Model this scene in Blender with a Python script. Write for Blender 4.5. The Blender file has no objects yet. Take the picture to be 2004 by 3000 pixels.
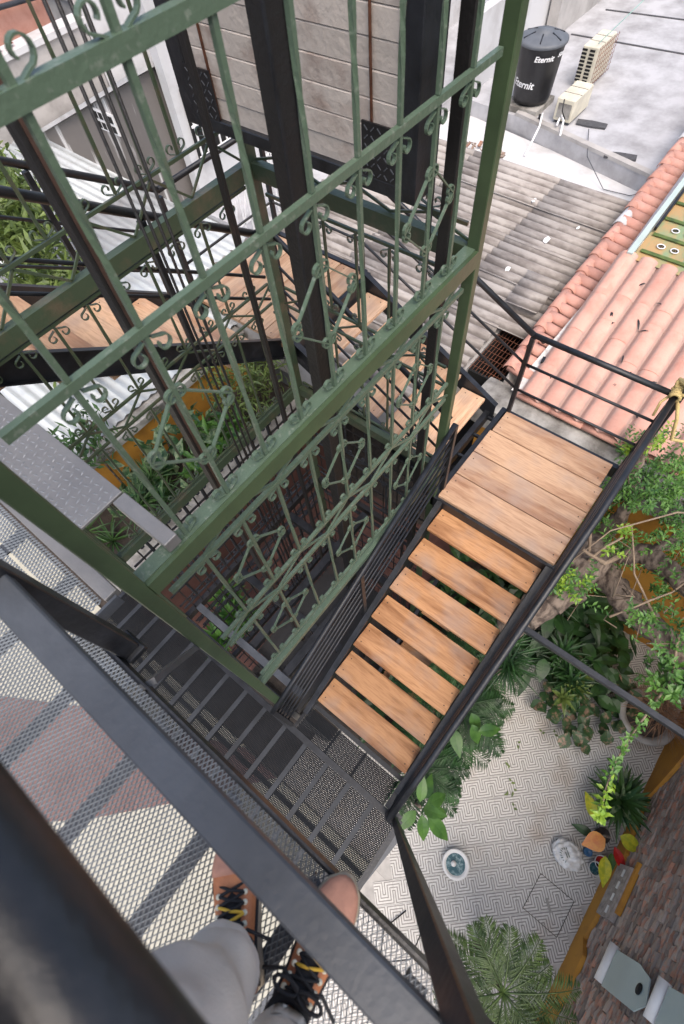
import bpy, bmesh, math, random
from mathutils import Vector, Matrix, Quaternion
R = math.radians
random.seed(11)
sc = bpy.context.scene
C = sc.collection

# ------------------------------------------------------------------ camera, sky, sun, exposure
CZ = 8.3                                  # eye height above the patio
cam_d = bpy.data.cameras.new('camera')
cam = bpy.data.objects.new('camera', cam_d); C.objects.link(cam)
M3 = Matrix(((0.6209035528, 0.7090245422, -0.3343097017),
             (-0.7806864177, 0.5208140434, -0.3453714658),
             (-0.0707636579, 0.4754334136, 0.8769011198)))
cam.matrix_world = Matrix.Translation((0, 0, CZ)) @ M3.to_4x4()
cam_d.sensor_fit = 'VERTICAL'; cam_d.sensor_height = 36.0; cam_d.lens = 17.661
cam_d.clip_start = 0.02; cam_d.clip_end = 300
cam_d.dof.use_dof = True; cam_d.dof.focus_distance = 3.8; cam_d.dof.aperture_fstop = 3.4
sc.camera = cam

SUN_EL, SUN_AZ = 62.0, 215.0
w = bpy.data.worlds.new('World'); sc.world = w; w.use_nodes = True
nt = w.node_tree; bg = nt.nodes['Background']
sky = nt.nodes.new('ShaderNodeTexSky'); sky.sky_type = 'NISHITA'; sky.sun_disc = False
sky.sun_elevation = R(SUN_EL); sky.sun_rotation = R(SUN_AZ)
sky.air_density = 1.0; sky.dust_density = 5.0; sky.ozone_density = 0.6
nt.links.new(sky.outputs[0], bg.inputs[0]); bg.inputs[1].default_value = 0.15
sd = bpy.data.lights.new('sun', 'SUN'); sd.energy = .7; sd.angle = R(60); sd.color = (1, .965, .92)
sun = bpy.data.objects.new('sun', sd); C.objects.link(sun)
ax, el = R(SUN_AZ), R(SUN_EL)
dirv = Vector((math.sin(ax) * math.cos(el), math.cos(ax) * math.cos(el), math.sin(el)))
sun.rotation_euler = dirv.to_track_quat('Z', 'Y').to_euler()
sc.view_settings.view_transform = 'Standard'; sc.view_settings.look = 'None'
sc.view_settings.exposure = .95; sc.view_settings.gamma = 1.0
sc.view_settings.use_curve_mapping = False
sc.render.engine = 'CYCLES'
sc.cycles.max_bounces = 6

def P(x, y, h): return Vector((x, y, CZ - h))      # h = metres below the eye

# ------------------------------------------------------------------ materials
def mat(name, col, rough=.6, metal=0.0, var=0.15, scale=6.0, bump=0.0, bscale=40.0, col2=None, spec=.5,
        rand=0.0, stretch=None, thr=None, trans=0.0, coord='Object'):
    """Principled material; colour varies by noise between col and col2, and per object by rand."""
    m = bpy.data.materials.new(name); m.use_nodes = True
    t = m.node_tree; N = t.nodes; Lk = t.links; b = N['Principled BSDF']
    b.inputs['Roughness'].default_value = rough; b.inputs['Metallic'].default_value = metal
    b.inputs['Specular IOR Level'].default_value = spec
    tc = N.new('ShaderNodeTexCoord'); mp = N.new('ShaderNodeMapping')
    Lk.new(tc.outputs[coord], mp.inputs[0])
    if stretch: mp.inputs['Scale'].default_value = stretch
    oi = N.new('ShaderNodeObjectInfo')
    addv = N.new('ShaderNodeVectorMath'); addv.operation = 'ADD'
    sc_ = N.new('ShaderNodeVectorMath'); sc_.operation = 'SCALE'; sc_.inputs['Scale'].default_value = 17.3
    cmb = N.new('ShaderNodeCombineXYZ')
    for i in range(3): Lk.new(oi.outputs['Random'], cmb.inputs[i])
    Lk.new(cmb.outputs[0], sc_.inputs[0]); Lk.new(mp.outputs[0], addv.inputs[0]); Lk.new(sc_.outputs[0], addv.inputs[1])
    nz = N.new('ShaderNodeTexNoise'); nz.inputs['Scale'].default_value = scale; nz.inputs['Detail'].default_value = 6
    nz.inputs['Roughness'].default_value = .62
    Lk.new(addv.outputs[0], nz.inputs['Vector'])
    rp = N.new('ShaderNodeValToRGB')
    c2 = col2 if col2 else tuple(c * (1 - var) for c in col)
    c1 = col if col2 else tuple(min(1, c * (1 + var)) for c in col)
    lo, hi = thr if thr else (.32, .68)
    rp.color_ramp.elements[0].position = lo; rp.color_ramp.elements[1].position = hi
    rp.color_ramp.elements[0].color = (*c2, 1); rp.color_ramp.elements[1].color = (*c1, 1)
    Lk.new(nz.outputs[0], rp.inputs[0]); out = rp.outputs[0]
    if rand:
        hsv = N.new('ShaderNodeHueSaturation')
        mr = N.new('ShaderNodeMapRange'); mr.inputs[3].default_value = 1 - rand; mr.inputs[4].default_value = 1 + rand
        Lk.new(oi.outputs['Random'], mr.inputs[0]); Lk.new(mr.outputs[0], hsv.inputs['Value'])
        Lk.new(out, hsv.inputs['Color']); out = hsv.outputs[0]
    Lk.new(out, b.inputs['Base Color'])
    nr = N.new('ShaderNodeMapRange'); nr.inputs[3].default_value = max(.05, rough - .13); nr.inputs[4].default_value = min(1, rough + .13)
    Lk.new(nz.outputs[0], nr.inputs[0]); Lk.new(nr.outputs[0], b.inputs['Roughness'])
    if bump:
        n2 = N.new('ShaderNodeTexNoise'); n2.inputs['Scale'].default_value = bscale; n2.inputs['Detail'].default_value = 4
        Lk.new(addv.outputs[0], n2.inputs['Vector'])
        bp = N.new('ShaderNodeBump'); bp.inputs['Strength'].default_value = bump; bp.inputs['Distance'].default_value = .01
        Lk.new(n2.outputs[0], bp.inputs['Height']); Lk.new(bp.outputs[0], b.inputs['Normal'])
    return m

def wood_mat(name, light, dark, axis):
    """Boards: long streaks of grain along one axis, tone and stain different on each board."""
    m = bpy.data.materials.new(name); m.use_nodes = True
    t = m.node_tree; N = t.nodes; L = t.links; b = N['Principled BSDF']
    tc = N.new('ShaderNodeTexCoord'); oi = N.new('ShaderNodeObjectInfo')
    s = [9.0, 9.0, 9.0]; s[axis] = .9
    mp = N.new('ShaderNodeMapping'); mp.inputs['Scale'].default_value = s; L.new(tc.outputs['Object'], mp.inputs[0])
    mul = N.new('ShaderNodeMath'); mul.operation = 'MULTIPLY'; mul.inputs[1].default_value = 91; L.new(oi.outputs['Random'], mul.inputs[0])
    cmb = N.new('ShaderNodeCombineXYZ'); [L.new(mul.outputs[0], cmb.inputs[i]) for i in range(3)]
    av = N.new('ShaderNodeVectorMath'); av.operation = 'ADD'; L.new(mp.outputs[0], av.inputs[0]); L.new(cmb.outputs[0], av.inputs[1])
    n1 = N.new('ShaderNodeTexNoise'); n1.inputs['Scale'].default_value = 1.1; n1.inputs['Detail'].default_value = 5; n1.inputs['Distortion'].default_value = .8
    L.new(av.outputs[0], n1.inputs['Vector'])
    n2 = N.new('ShaderNodeTexNoise'); n2.inputs['Scale'].default_value = 9; n2.inputs['Detail'].default_value = 8; L.new(av.outputs[0], n2.inputs['Vector'])
    mp3 = N.new('ShaderNodeMapping'); mp3.inputs['Scale'].default_value = (3, 3, 3); L.new(tc.outputs['Object'], mp3.inputs[0])
    av3 = N.new('ShaderNodeVectorMath'); av3.operation = 'ADD'; L.new(mp3.outputs[0], av3.inputs[0]); L.new(cmb.outputs[0], av3.inputs[1])
    n3 = N.new('ShaderNodeTexNoise'); n3.inputs['Scale'].default_value = 1.2; n3.inputs['Detail'].default_value = 5; L.new(av3.outputs[0], n3.inputs['Vector'])
    r1 = N.new('ShaderNodeValToRGB'); e = r1.color_ramp.elements
    e[0].position = .34; e[0].color = (*dark, 1); e[1].position = .56; e[1].color = (*light, 1)
    L.new(n1.outputs[0], r1.inputs[0])
    mx = N.new('ShaderNodeMix'); mx.data_type = 'RGBA'; mx.blend_type = 'MULTIPLY'; mx.inputs[0].default_value = .5
    r2 = N.new('ShaderNodeValToRGB'); r2.color_ramp.elements[0].position = .35; r2.color_ramp.elements[0].color = (.62, .55, .5, 1)
    r2.color_ramp.elements[1].position = .55; L.new(n2.outputs[0], r2.inputs[0])
    L.new(r1.outputs[0], mx.inputs[6]); L.new(r2.outputs[0], mx.inputs[7])
    mx2 = N.new('ShaderNodeMix'); mx2.data_type = 'RGBA'
    r3 = N.new('ShaderNodeValToRGB'); r3.color_ramp.elements[0].position = .48; r3.color_ramp.elements[0].color = (0, 0, 0, 1)
    r3.color_ramp.elements[1].position = .75; r3.color_ramp.elements[1].color = (.6, .6, .6, 1)
    L.new(n3.outputs[0], r3.inputs[0]); L.new(r3.outputs[0], mx2.inputs[0]); L.new(mx.outputs[2], mx2.inputs[6])
    mx2.inputs[7].default_value = (.34, .26, .215, 1)
    hsv = N.new('ShaderNodeHueSaturation'); mr = N.new('ShaderNodeMapRange'); mr.inputs[3].default_value = .74; mr.inputs[4].default_value = 1.12
    L.new(oi.outputs['Random'], mr.inputs[0]); L.new(mr.outputs[0], hsv.inputs['Value']); L.new(mx2.outputs[2], hsv.inputs['Color'])
    L.new(hsv.outputs[0], b.inputs['Base Color']); b.inputs['Roughness'].default_value = .55; b.inputs['Specular IOR Level'].default_value = .3
    bp = N.new('ShaderNodeBump'); bp.inputs['Strength'].default_value = .25; bp.inputs['Distance'].default_value = .004
    L.new(n2.outputs[0], bp.inputs['Height']); L.new(bp.outputs[0], b.inputs['Normal'])
    return m

def meander_mat(name, T):
    """Cement tile print: nested serpentine lines, grey on white, laid in tile coordinates."""
    m = bpy.data.materials.new(name); m.use_nodes = True
    t = m.node_tree; N = t.nodes; L = t.links; b = N['Principled BSDF']
    tc = N.new('ShaderNodeTexCoord'); sp = N.new('ShaderNodeSeparateXYZ'); L.new(tc.outputs['Object'], sp.inputs[0])
    def mth(op, a, c=None, clamp=False):
        n = N.new('ShaderNodeMath'); n.operation = op; n.use_clamp = clamp
        for i, v in enumerate((a, c)):
            if v is None: continue
            if isinstance(v, (int, float)): n.inputs[i].default_value = v
            else: L.new(v, n.inputs[i])
        return n.outputs[0]
    # tile spans -T/2..T/2 ; u distance from tile centre line, v height 0..T
    u = mth('ABSOLUTE', sp.outputs[0]); v = mth('ADD', sp.outputs[1], T / 2)
    half = T / 2
    lo = mth('SUBTRACT', half, v)                     # U bottoms
    hi = mth('SUBTRACT', v, half)                     # inverted U tops, centred on tile edge
    u2 = mth('SUBTRACT', half, u)
    d1 = mth('MAXIMUM', u, lo)
    d2 = mth('MAXIMUM', u2, hi)
    d2r = mth('SUBTRACT', half, d2)
    sel = mth('GREATER_THAN', v, half)
    d = mth('ADD', mth('MULTIPLY', d1, mth('SUBTRACT', 1, sel)), mth('MULTIPLY', d2r, sel))
    s = T / 8
    fr = mth('FRACT', mth('DIVIDE', d, s))
    tri = mth('ABSOLUTE', mth('SUBTRACT', fr, .5))    # 0 on a line
    line = mth('SUBTRACT', 1, mth('DIVIDE', mth('SUBTRACT', tri, .15), .10, ), True)
    line = mth('MAXIMUM', mth('MINIMUM', line, 1.0), 0.0)
    wn = N.new('ShaderNodeTexNoise'); wn.inputs['Scale'].default_value = 1.3; wn.inputs['Detail'].default_value = 8
    geo = N.new('ShaderNodeNewGeometry'); L.new(geo.outputs['Position'], wn.inputs['Vector'])
    dn = N.new('ShaderNodeValToRGB'); dn.color_ramp.elements[0].position = .56; dn.color_ramp.elements[0].color = (0, 0, 0, 1)
    dn.color_ramp.elements[1].position = .78; dn.color_ramp.elements[1].color = (.8, .8, .8, 1); L.new(wn.outputs[0], dn.inputs[0])
    fine = N.new('ShaderNodeTexNoise'); fine.inputs['Scale'].default_value = 30; L.new(geo.outputs['Position'], fine.inputs['Vector'])
    mx = N.new('ShaderNodeMix'); mx.data_type = 'RGBA'; L.new(line, mx.inputs[0])
    mx.inputs[6].default_value = (.70, .68, .63, 1); mx.inputs[7].default_value = (.285, .265, .245, 1)
    mx2 = N.new('ShaderNodeMix'); mx2.data_type = 'RGBA'; L.new(dn.outputs[0], mx2.inputs[0]); L.new(mx.outputs[2], mx2.inputs[6])
    mx3 = N.new('ShaderNodeMix'); mx3.data_type = 'RGBA'; mx3.blend_type = 'MULTIPLY'; mx3.inputs[0].default_value = 1
    L.new(mx.outputs[2], mx3.inputs[6]); mx3.inputs[7].default_value = (.62, .47, .33, 1); L.new(mx3.outputs[2], mx2.inputs[7])
    mx4 = N.new('ShaderNodeMix'); mx4.data_type = 'RGBA'; mx4.blend_type = 'MULTIPLY'; mx4.inputs[0].default_value = .35
    L.new(mx2.outputs[2], mx4.inputs[6]); L.new(fine.outputs['Fac'], mx4.inputs[7])
    L.new(mx4.outputs[2], b.inputs['Base Color']); b.inputs['Roughness'].default_value = .45
    return m

STEEL = mat('black_painted_steel', (.013, .0145, .018), .40, var=.5, scale=9, bump=.15, bscale=60)
STEELG = mat('grey_painted_steel', (.065, .072, .083), .48, var=.25, scale=5, bump=.15, bscale=70)
RUST2 = mat('brown_primer', (.065, .034, .024), .6, var=.4, scale=8)
STEELD = mat('dusty_grey_steel', (.021, .024, .029), .6, var=.4, scale=6)
RUST = mat('rusty_dark_steel', (.013, .012, .012), .5, scale=5, col2=(.04, .019, .013), thr=(.22, .42), bump=.3, bscale=50)
GREEN = mat('green_enamel', (.060, .095, .045), .36, scale=4, col2=(.043, .066, .034), bump=.12, bscale=25)
GREENW = mat('worn_green_enamel', (.082, .122, .082), .36, scale=45, col2=(.16, .19, .15), thr=(.30, .44), bump=.2, bscale=60)
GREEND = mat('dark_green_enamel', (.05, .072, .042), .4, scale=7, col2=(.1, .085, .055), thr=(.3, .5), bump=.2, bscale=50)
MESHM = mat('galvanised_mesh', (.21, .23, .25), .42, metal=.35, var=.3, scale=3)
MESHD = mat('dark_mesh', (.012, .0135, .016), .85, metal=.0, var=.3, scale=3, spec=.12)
LUG = mat('polished_lug_steel', (.30, .305, .315), .38, metal=.45)
PLATE = mat('diamond_plate_steel', (.25, .242, .235), .45, metal=.45, var=.15, scale=3, bump=.2, bscale=30)
WOODY = wood_mat('tread_wood_y', (.52, .275, .13), (.27, .12, .05), 1)
WOODX = wood_mat('tread_wood_x', (.66, .43, .27), (.50, .28, .16), 0)
WOODP = wood_mat('pale_tread_wood_y', (.66, .43, .27), (.52, .29, .17), 1)
WOODL = wood_mat('landing_wood', (.50, .32, .20), (.31, .165, .095), 1)
TS = .262
TILE = meander_mat('printed_cement_tile', TS)
GROUT = mat('grout', (.42, .40, .37), .9, var=.2)
BEIGE = mat('beige_floor', (.43, .415, .34), .7, var=.08, scale=2)
BROWN = mat('brown_rug', (.17, .10, .09), .9, var=.2, scale=20, bump=.3)
CONC = mat('weathered_concrete', (.40, .385, .355), .9, scale=2.2, col2=(.13, .12, .105), thr=(.38, .62), bump=.5, bscale=22)
CONCD = mat('dark_stained_wall', (.16, .145, .13), .9, scale=1.6, col2=(.55, .53, .50), thr=(.62, .50), bump=.3, stretch=(1, 1, .25))
STREAK = mat('streaky_grey_wall', (.17, .155, .145), .9, scale=1.3, col2=(.70, .69, .68), thr=(.40, .46), bump=.3, stretch=(1, 1.6, .2))
WHITE = mat('white_roof_coating', (.45, .45, .465), .75, scale=2.2, col2=(.27, .265, .27), thr=(.30, .62), bump=.25, bscale=9)
WHITEP = mat('white_plaster', (.58, .58, .585), .8, scale=1.4, col2=(.44, .43, .425), thr=(.3, .5), bump=.2)
GREYP = mat('grey_plaster', (.44, .42, .40), .85, scale=1.5, col2=(.27, .255, .24), thr=(.3, .6), bump=.3)
FIBRE = mat('weathered_fibre_cement', (.38, .35, .325), .9, scale=5, col2=(.20, .175, .16), thr=(.34, .58), bump=.4, bscale=40, rand=.1, stretch=(1, .35, 1))
def valley_tint(m, pitch, amt, col, axis=0, ph=0.0):  # mixes col into the wave valleys, broken up by noise
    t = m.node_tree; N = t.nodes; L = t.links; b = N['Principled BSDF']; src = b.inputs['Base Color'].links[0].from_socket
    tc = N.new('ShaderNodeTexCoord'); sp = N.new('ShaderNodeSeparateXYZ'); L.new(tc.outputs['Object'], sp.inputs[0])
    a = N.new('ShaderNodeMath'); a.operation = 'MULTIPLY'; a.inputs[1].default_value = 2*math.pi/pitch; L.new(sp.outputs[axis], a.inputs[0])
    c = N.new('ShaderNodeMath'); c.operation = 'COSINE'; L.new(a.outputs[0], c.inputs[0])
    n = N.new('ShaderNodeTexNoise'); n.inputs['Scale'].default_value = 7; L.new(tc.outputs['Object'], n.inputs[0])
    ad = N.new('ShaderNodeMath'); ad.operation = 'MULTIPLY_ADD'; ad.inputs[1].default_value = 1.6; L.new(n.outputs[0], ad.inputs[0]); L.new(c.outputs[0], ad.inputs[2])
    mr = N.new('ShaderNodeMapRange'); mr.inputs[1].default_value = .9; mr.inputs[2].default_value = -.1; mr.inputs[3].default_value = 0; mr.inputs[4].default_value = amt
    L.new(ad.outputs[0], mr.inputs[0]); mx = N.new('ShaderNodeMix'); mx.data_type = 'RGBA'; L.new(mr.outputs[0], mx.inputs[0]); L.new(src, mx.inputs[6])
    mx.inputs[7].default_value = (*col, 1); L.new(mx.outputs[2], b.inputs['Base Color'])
valley_tint(FIBRE, .184, .85, (.11, .095, .085))
ZINC = mat('pale_zinc_roof', (.46, .50, .52), .5, metal=.1, scale=2.5, col2=(.36, .37, .38), thr=(.25, .5), rand=.08, stretch=(1, 1, 1))
valley_tint(ZINC, .155, .35, (.30, .32, .34))
REDT = mat('terracotta_roof_tile', (.60, .325, .255), .8, scale=4, col2=(.50, .235, .175), thr=(.28, .58), bump=.3, rand=.14)
MORT = mat('pale_mortar', (.6, .56, .53), .9, var=.25, scale=12, bump=.4)
OCHRE = mat('ochre_wall_paint', (.52, .245, .035), .8, scale=2.4, col2=(.33, .145, .03), thr=(.3, .55), bump=.25, bscale=30)
BRICKM = mat('rough_old_brick', (.45, .235, .16), .95, scale=7, col2=(.36, .295, .245), thr=(.50, .60), bump=.8, bscale=50, rand=.35)
MORTD = mat('dirty_mortar', (.36, .315, .28), .95, var=.35, scale=11, bump=.8, bscale=40)
TERRA = mat('terracotta_floor', (.095, .042, .032), .8, var=.25, scale=4, rand=.15)
DIRT = mat('dark_soil', (.045, .036, .03), 1, var=.4, scale=8, bump=.6)
BLOCK = mat('cast_concrete_block', (.47, .42, .375), .9, scale=5, col2=(.30, .235, .20), thr=(.3, .5), bump=.5, bscale=30, rand=.08)
RUSTS = mat('rust', (.20, .08, .045), .9, var=.35, scale=30)
TANK = mat('black_plastic', (.012, .012, .014), .4, var=.3)
TANKL = mat('grey_plastic', (.11, .12, .135), .55, var=.15)
ACM = mat('cream_enamel', (.62, .58, .46), .5, var=.15, scale=6)
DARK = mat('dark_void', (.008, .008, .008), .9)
RUBBER = mat('bitumen_patch', (.07, .07, .075), .9, var=.3, scale=14, bump=.4)
PAINT = mat('white_paint', (.8, .8, .8), .6, var=.03)
ROPE = mat('yellow_rope', (.62, .48, .20), .85, scale=60, col2=(.45, .33, .14), bump=.6, bscale=120)
BARK = mat('grey_brown_bark', (.21, .165, .13), .95, scale=14, col2=(.06, .043, .034), thr=(.38, .58), bump=1.0, bscale=30, stretch=(.45, 1, 1))
TWIG = mat('pale_twig', (.22, .165, .115), .9, var=.25, scale=20)
SHEETG = mat('printed_green_sheet', (.22, .30, .16), .5, scale=1.6, col2=(.42, .27, .12), thr=(.42, .58), stretch=(1, 2.5, 1))
FABRIC = mat('grey_cotton_twill', (.60, .56, .52), .95, var=.07, scale=8, bump=.2, bscale=300)
LEATH = mat('orange_brown_leather', (.56, .22, .09), .6, scale=18, col2=(.30, .10, .045), bump=.3, bscale=60)
TOECAP = mat('pinkish_brown_toecap', (.40, .20, .14), .7, var=.2, scale=20, bump=.2)
SOLE = mat('tan_sole', (.32, .27, .20), .8, var=.2)
LACE = mat('black_lace', (.012, .012, .015), .8)
LACEY = mat('yellow_lace', (.62, .38, .04), .7)
NAVY = mat('navy_lining', (.015, .03, .10), .8)
SKIN = mat('skin', (.45, .26, .18), .55, var=.08)
SHIRT = mat('blue_grey_shirt', (.12, .15, .2), .9)
HAIR = mat('dark_hair', (.02, .015, .012), .8)
CERAM = mat('white_ceramic', (.72, .70, .66), .4, var=.08)
TEAL = mat('blue_green_water', (.025, .09, .11), .3, scale=22, col2=(.20, .30, .31), thr=(.38, .52), spec=.2)
PLAST = mat('white_plastic_bag', (.74, .74, .72), .4, scale=8, col2=(.60, .61, .60), bump=.5, bscale=14)
AQUA = mat('pale_aqua_sheet', (.42, .50, .47), .5, var=.06, scale=2)
GREYC = mat('grey_clay', (.30, .285, .26), .8, var=.2, scale=5)
STRAW = mat('dry_straw', (.34, .20, .11), .9, scale=14, col2=(.15, .08, .05), rand=.1)
BLUE = mat('blue_plastic', (.03, .12, .26), .4)
TEALW = mat('green_wire', (.25, .42, .38), .6)

def leaf_mat(name, c1, c2, scale=3.0, thr=(.38, .62)):
    m = mat(name, c1, .45, scale=scale, col2=c2, thr=thr)
    t = m.node_tree; N = t.nodes; L = t.links; b = N['Principled BSDF']
    tr = N.new('ShaderNodeBsdfTranslucent'); mixn = N.new('ShaderNodeMixShader'); mixn.inputs[0].default_value = .22
    src = b.inputs['Base Color'].links[0].from_socket
    L.new(src, tr.inputs['Color']); L.new(b.outputs[0], mixn.inputs[1]); L.new(tr.outputs[0], mixn.inputs[2])
    L.new(mixn.outputs[0], N['Material Output'].inputs['Surface'])
    return m
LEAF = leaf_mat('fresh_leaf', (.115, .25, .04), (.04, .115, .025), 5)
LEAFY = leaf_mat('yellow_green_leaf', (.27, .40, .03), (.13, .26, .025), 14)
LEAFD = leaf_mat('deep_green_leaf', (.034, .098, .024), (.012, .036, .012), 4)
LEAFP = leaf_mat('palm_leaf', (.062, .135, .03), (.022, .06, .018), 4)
LEAFP2 = leaf_mat('olive_palm_leaf', (.085, .135, .035), (.035, .065, .02), 6)
LEAFB = leaf_mat('broad_green_leaf', (.075, .17, .03), (.035, .095, .02), 5)
LEAFV = leaf_mat('striped_leaf', (.20, .27, .14), (.03, .085, .03), 9, (.47, .56))
LEAFC = leaf_mat('caladium_leaf', (.30, .19, .13), (.035, .085, .03), 12, (.52, .64))
LEAFO = leaf_mat('orange_leaf', (.80, .36, .09), (.70, .22, .07), 9)
LEAFYY = leaf_mat('yellow_leaf', (.60, .55, .03), (.36, .40, .03), 20)
LEAFR = leaf_mat('red_leaf', (.60, .02, .015), (.40, .015, .012), 8)
LEAFO2 = leaf_mat('olive_leaf', (.16, .22, .05), (.07, .11, .03), 6)

# ------------------------------------------------------------------ mesh building
class MB:
    def __init__(s): s.v = []; s.f = []; s.sm = False
    def add(s, vs, fs):
        o = len(s.v); s.v += [tuple(p) for p in vs]; s.f += [tuple(i + o for i in f) for f in fs]; return s
    def box(s, a, b):
        x0, x1 = sorted((a[0], b[0])); y0, y1 = sorted((a[1], b[1])); z0, z1 = sorted((a[2], b[2]))
        vs = [(x0,y0,z0),(x1,y0,z0),(x1,y1,z0),(x0,y1,z0),(x0,y0,z1),(x1,y0,z1),(x1,y1,z1),(x0,y1,z1)]
        return s.add(vs, [(3,2,1,0),(4,5,6,7),(0,1,5,4),(1,2,6,5),(2,3,7,6),(3,0,4,7)])
    def cbox(s, a, b, c=.004):
        """box with chamfered top and vertical edges"""
        x0, x1 = sorted((a[0], b[0])); y0, y1 = sorted((a[1], b[1])); z0, z1 = sorted((a[2], b[2]))
        def ring(i, z): return [(x0+i+c,y0+i,z),(x1-i-c,y0+i,z),(x1-i,y0+i+c,z),(x1-i,y1-i-c,z),(x1-i-c,y1-i,z),(x0+i+c,y1-i,z),(x0+i,y1-i-c,z),(x0+i,y0+i+c,z)]
        vs = ring(0, z0) + ring(0, z1 - c) + ring(c, z1)
        fs = [tuple(range(7,-1,-1)), tuple(range(16,24))]
        for k in (0, 8):
            for i in range(8): j = (i+1) % 8; fs.append((k+i, k+j, k+8+j, k+8+i))
        return s.add(vs, fs)
    def bar(s, p, q, wd, ht, up=(0, 0, 1), twist=0, seg=1):
        p, q = Vector(p), Vector(q); d = (q - p).normalized(); u = Vector(up)
        if abs(d.dot(u)) > .98: u = Vector((0, 1, 0)) if abs(d.y) < .9 else Vector((1, 0, 0))
        a = d.cross(u).normalized(); c = a.cross(d).normalized()
        vs = []
        for k in range(seg + 1):
            t = k / seg; o = p.lerp(q, t); an = twist * max(0, min(1, (t - .3) / .4))
            ca, sa = math.cos(an), math.sin(an)
            for sx, sy in ((-1,-1),(1,-1),(1,1),(-1,1)):
                x, y = sx * wd / 2, sy * ht / 2
                vs.append(o + a * (x * ca - y * sa) + c * (x * sa + y * ca))
        fs = [(3,2,1,0), tuple(seg*4 + i for i in range(4))]
        for k in range(seg):
            for i in range(4): j = (i+1) % 4; fs.append((k*4+i, k*4+j, k*4+4+j, k*4+4+i))
        return s.add(vs, fs)
    def tube(s, pts, r, n=10, cap=True):
        pts = [Vector(p) for p in pts]; rs = r if isinstance(r, (list, tuple)) else [r] * len(pts)
        prev = None; vs = []
        for k, p in enumerate(pts):
            d = (pts[min(k+1, len(pts)-1)] - pts[max(k-1, 0)]).normalized()
            if prev is None:
                u = Vector((0,0,1)) if abs(d.z) < .9 else Vector((1,0,0)); a = d.cross(u).normalized()
            else:
                a = (prev - d * prev.dot(d)).normalized()
            prev = a; b = d.cross(a)
            for i in range(n):
                t = 2*math.pi*i/n; vs.append(p + (a*math.cos(t) + b*math.sin(t)) * rs[k])
        fs = []
        for k in range(len(pts)-1):
            for i in range(n): j = (i+1) % n; fs.append((k*n+i, k*n+j, (k+1)*n+j, (k+1)*n+i))
        if cap: fs += [tuple(range(n-1,-1,-1)), tuple((len(pts)-1)*n+i for i in range(n))]
        s.sm = True
        return s.add(vs, fs)
    def lathe(s, prof, c=(0,0,0), n=24):
        vs = []; fs = []
        for r, z in prof:
            for i in range(n): t = 2*math.pi*i/n; vs.append((c[0]+r*math.cos(t), c[1]+r*math.sin(t), c[2]+z))
        for k in range(len(prof)-1):
            for i in range(n): j = (i+1) % n; fs.append((k*n+i, k*n+j, (k+1)*n+j, (k+1)*n+i))
        s.sm = True
        return s.add(vs, fs)
    def prism(s, poly, z0, z1):
        n = len(poly); vs = [(x,y,z0) for x,y in poly] + [(x,y,z1) for x,y in poly]
        fs = [tuple(range(n-1,-1,-1)), tuple(range(n,2*n))] + [(i,(i+1)%n,n+(i+1)%n,n+i) for i in range(n)]
        return s.add(vs, fs)
    def leaf(s, base, d, nrm, ln, wd, fold=.25, droop=.15, seg=3, shape=.45):
        d = Vector(d).normalized(); nrm = Vector(nrm); nrm = (nrm - d*nrm.dot(d)); nrm = nrm.normalized() if nrm.length > 1e-4 else d.orthogonal().normalized()
        sd = d.cross(nrm); vs = []; fs = []; base = Vector(base)
        for k in range(seg+1):
            t = k/seg; wv = wd * (math.sin(math.pi * t**(.75 if shape < .5 else 1.3)) if 0 < k < seg else .06) * .5
            c = base + d*(ln*t) - nrm*(droop*ln*t*t)
            vs += [c - sd*wv + nrm*(fold*wv), c, c + sd*wv + nrm*(fold*wv)]
        for k in range(seg):
            o = k*3; fs += [(o, o+1, o+4, o+3), (o+1, o+2, o+5, o+4)]
        return s.add(vs, fs)
    def mesh(s, name, m, smooth=None):
        me = bpy.data.meshes.new(name); me.from_pydata(s.v, [], s.f); me.materials.append(m)
        if (s.sm if smooth is None else smooth): me.polygons.foreach_set('use_smooth', [True]*len(me.polygons))
        me.update(); return me

def link(name, me, parent=None, loc=None, rot=None):
    o = bpy.data.objects.new(name, me); C.objects.link(o)
    if parent is not None: o.parent = parent; pl = parent_world(parent)
    else: pl = Vector((0,0,0))
    L0 = Vector(loc) if loc is not None else Vector((0,0,0))
    o.location = L0 - pl
    if rot: o.rotation_euler = rot
    return o
def parent_world(p):
    v = Vector((0,0,0))
    while p is not None: v += p.location; p = p.parent
    return v
def part(name, mb, m, parent=None, loc=None, rot=None, label=None, smooth=None):
    me = mb if isinstance(mb, bpy.types.Mesh) else mb.mesh(name, m, smooth)
    o = link(name, me, parent, loc, rot)
    if label: o['label'] = label
    return o
def tag(o, label, cat, group=None):
    o['label'] = label; o['category'] = cat
    if group: o['group'] = group
    return o
def root(name, label, cat, loc, group=None):
    return tag(link(name, None, None, loc), label, cat, group)
def struct(o): o['kind'] = 'structure'; return o
def stuff(o): o['kind'] = 'stuff'; return o
U = lambda a, b: random.uniform(a, b)

# ------------------------------------------------------------------ ground
g = MB().box((-40, -40, -.30), (60, 60, -.012)); struct(part('ground', g, DIRT))
gf = MB().box((-.88, -2.89, -.012), (4.15, 1.2, -.008)); pf = struct(part('patio_floor', gf, GROUT))
tm = MB(); hh = TS/2 - .0012; tm.cbox((-hh, -hh, -.008), (hh, hh, 0), .0012); tmesh = tm.mesh('tile', TILE)
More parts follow.
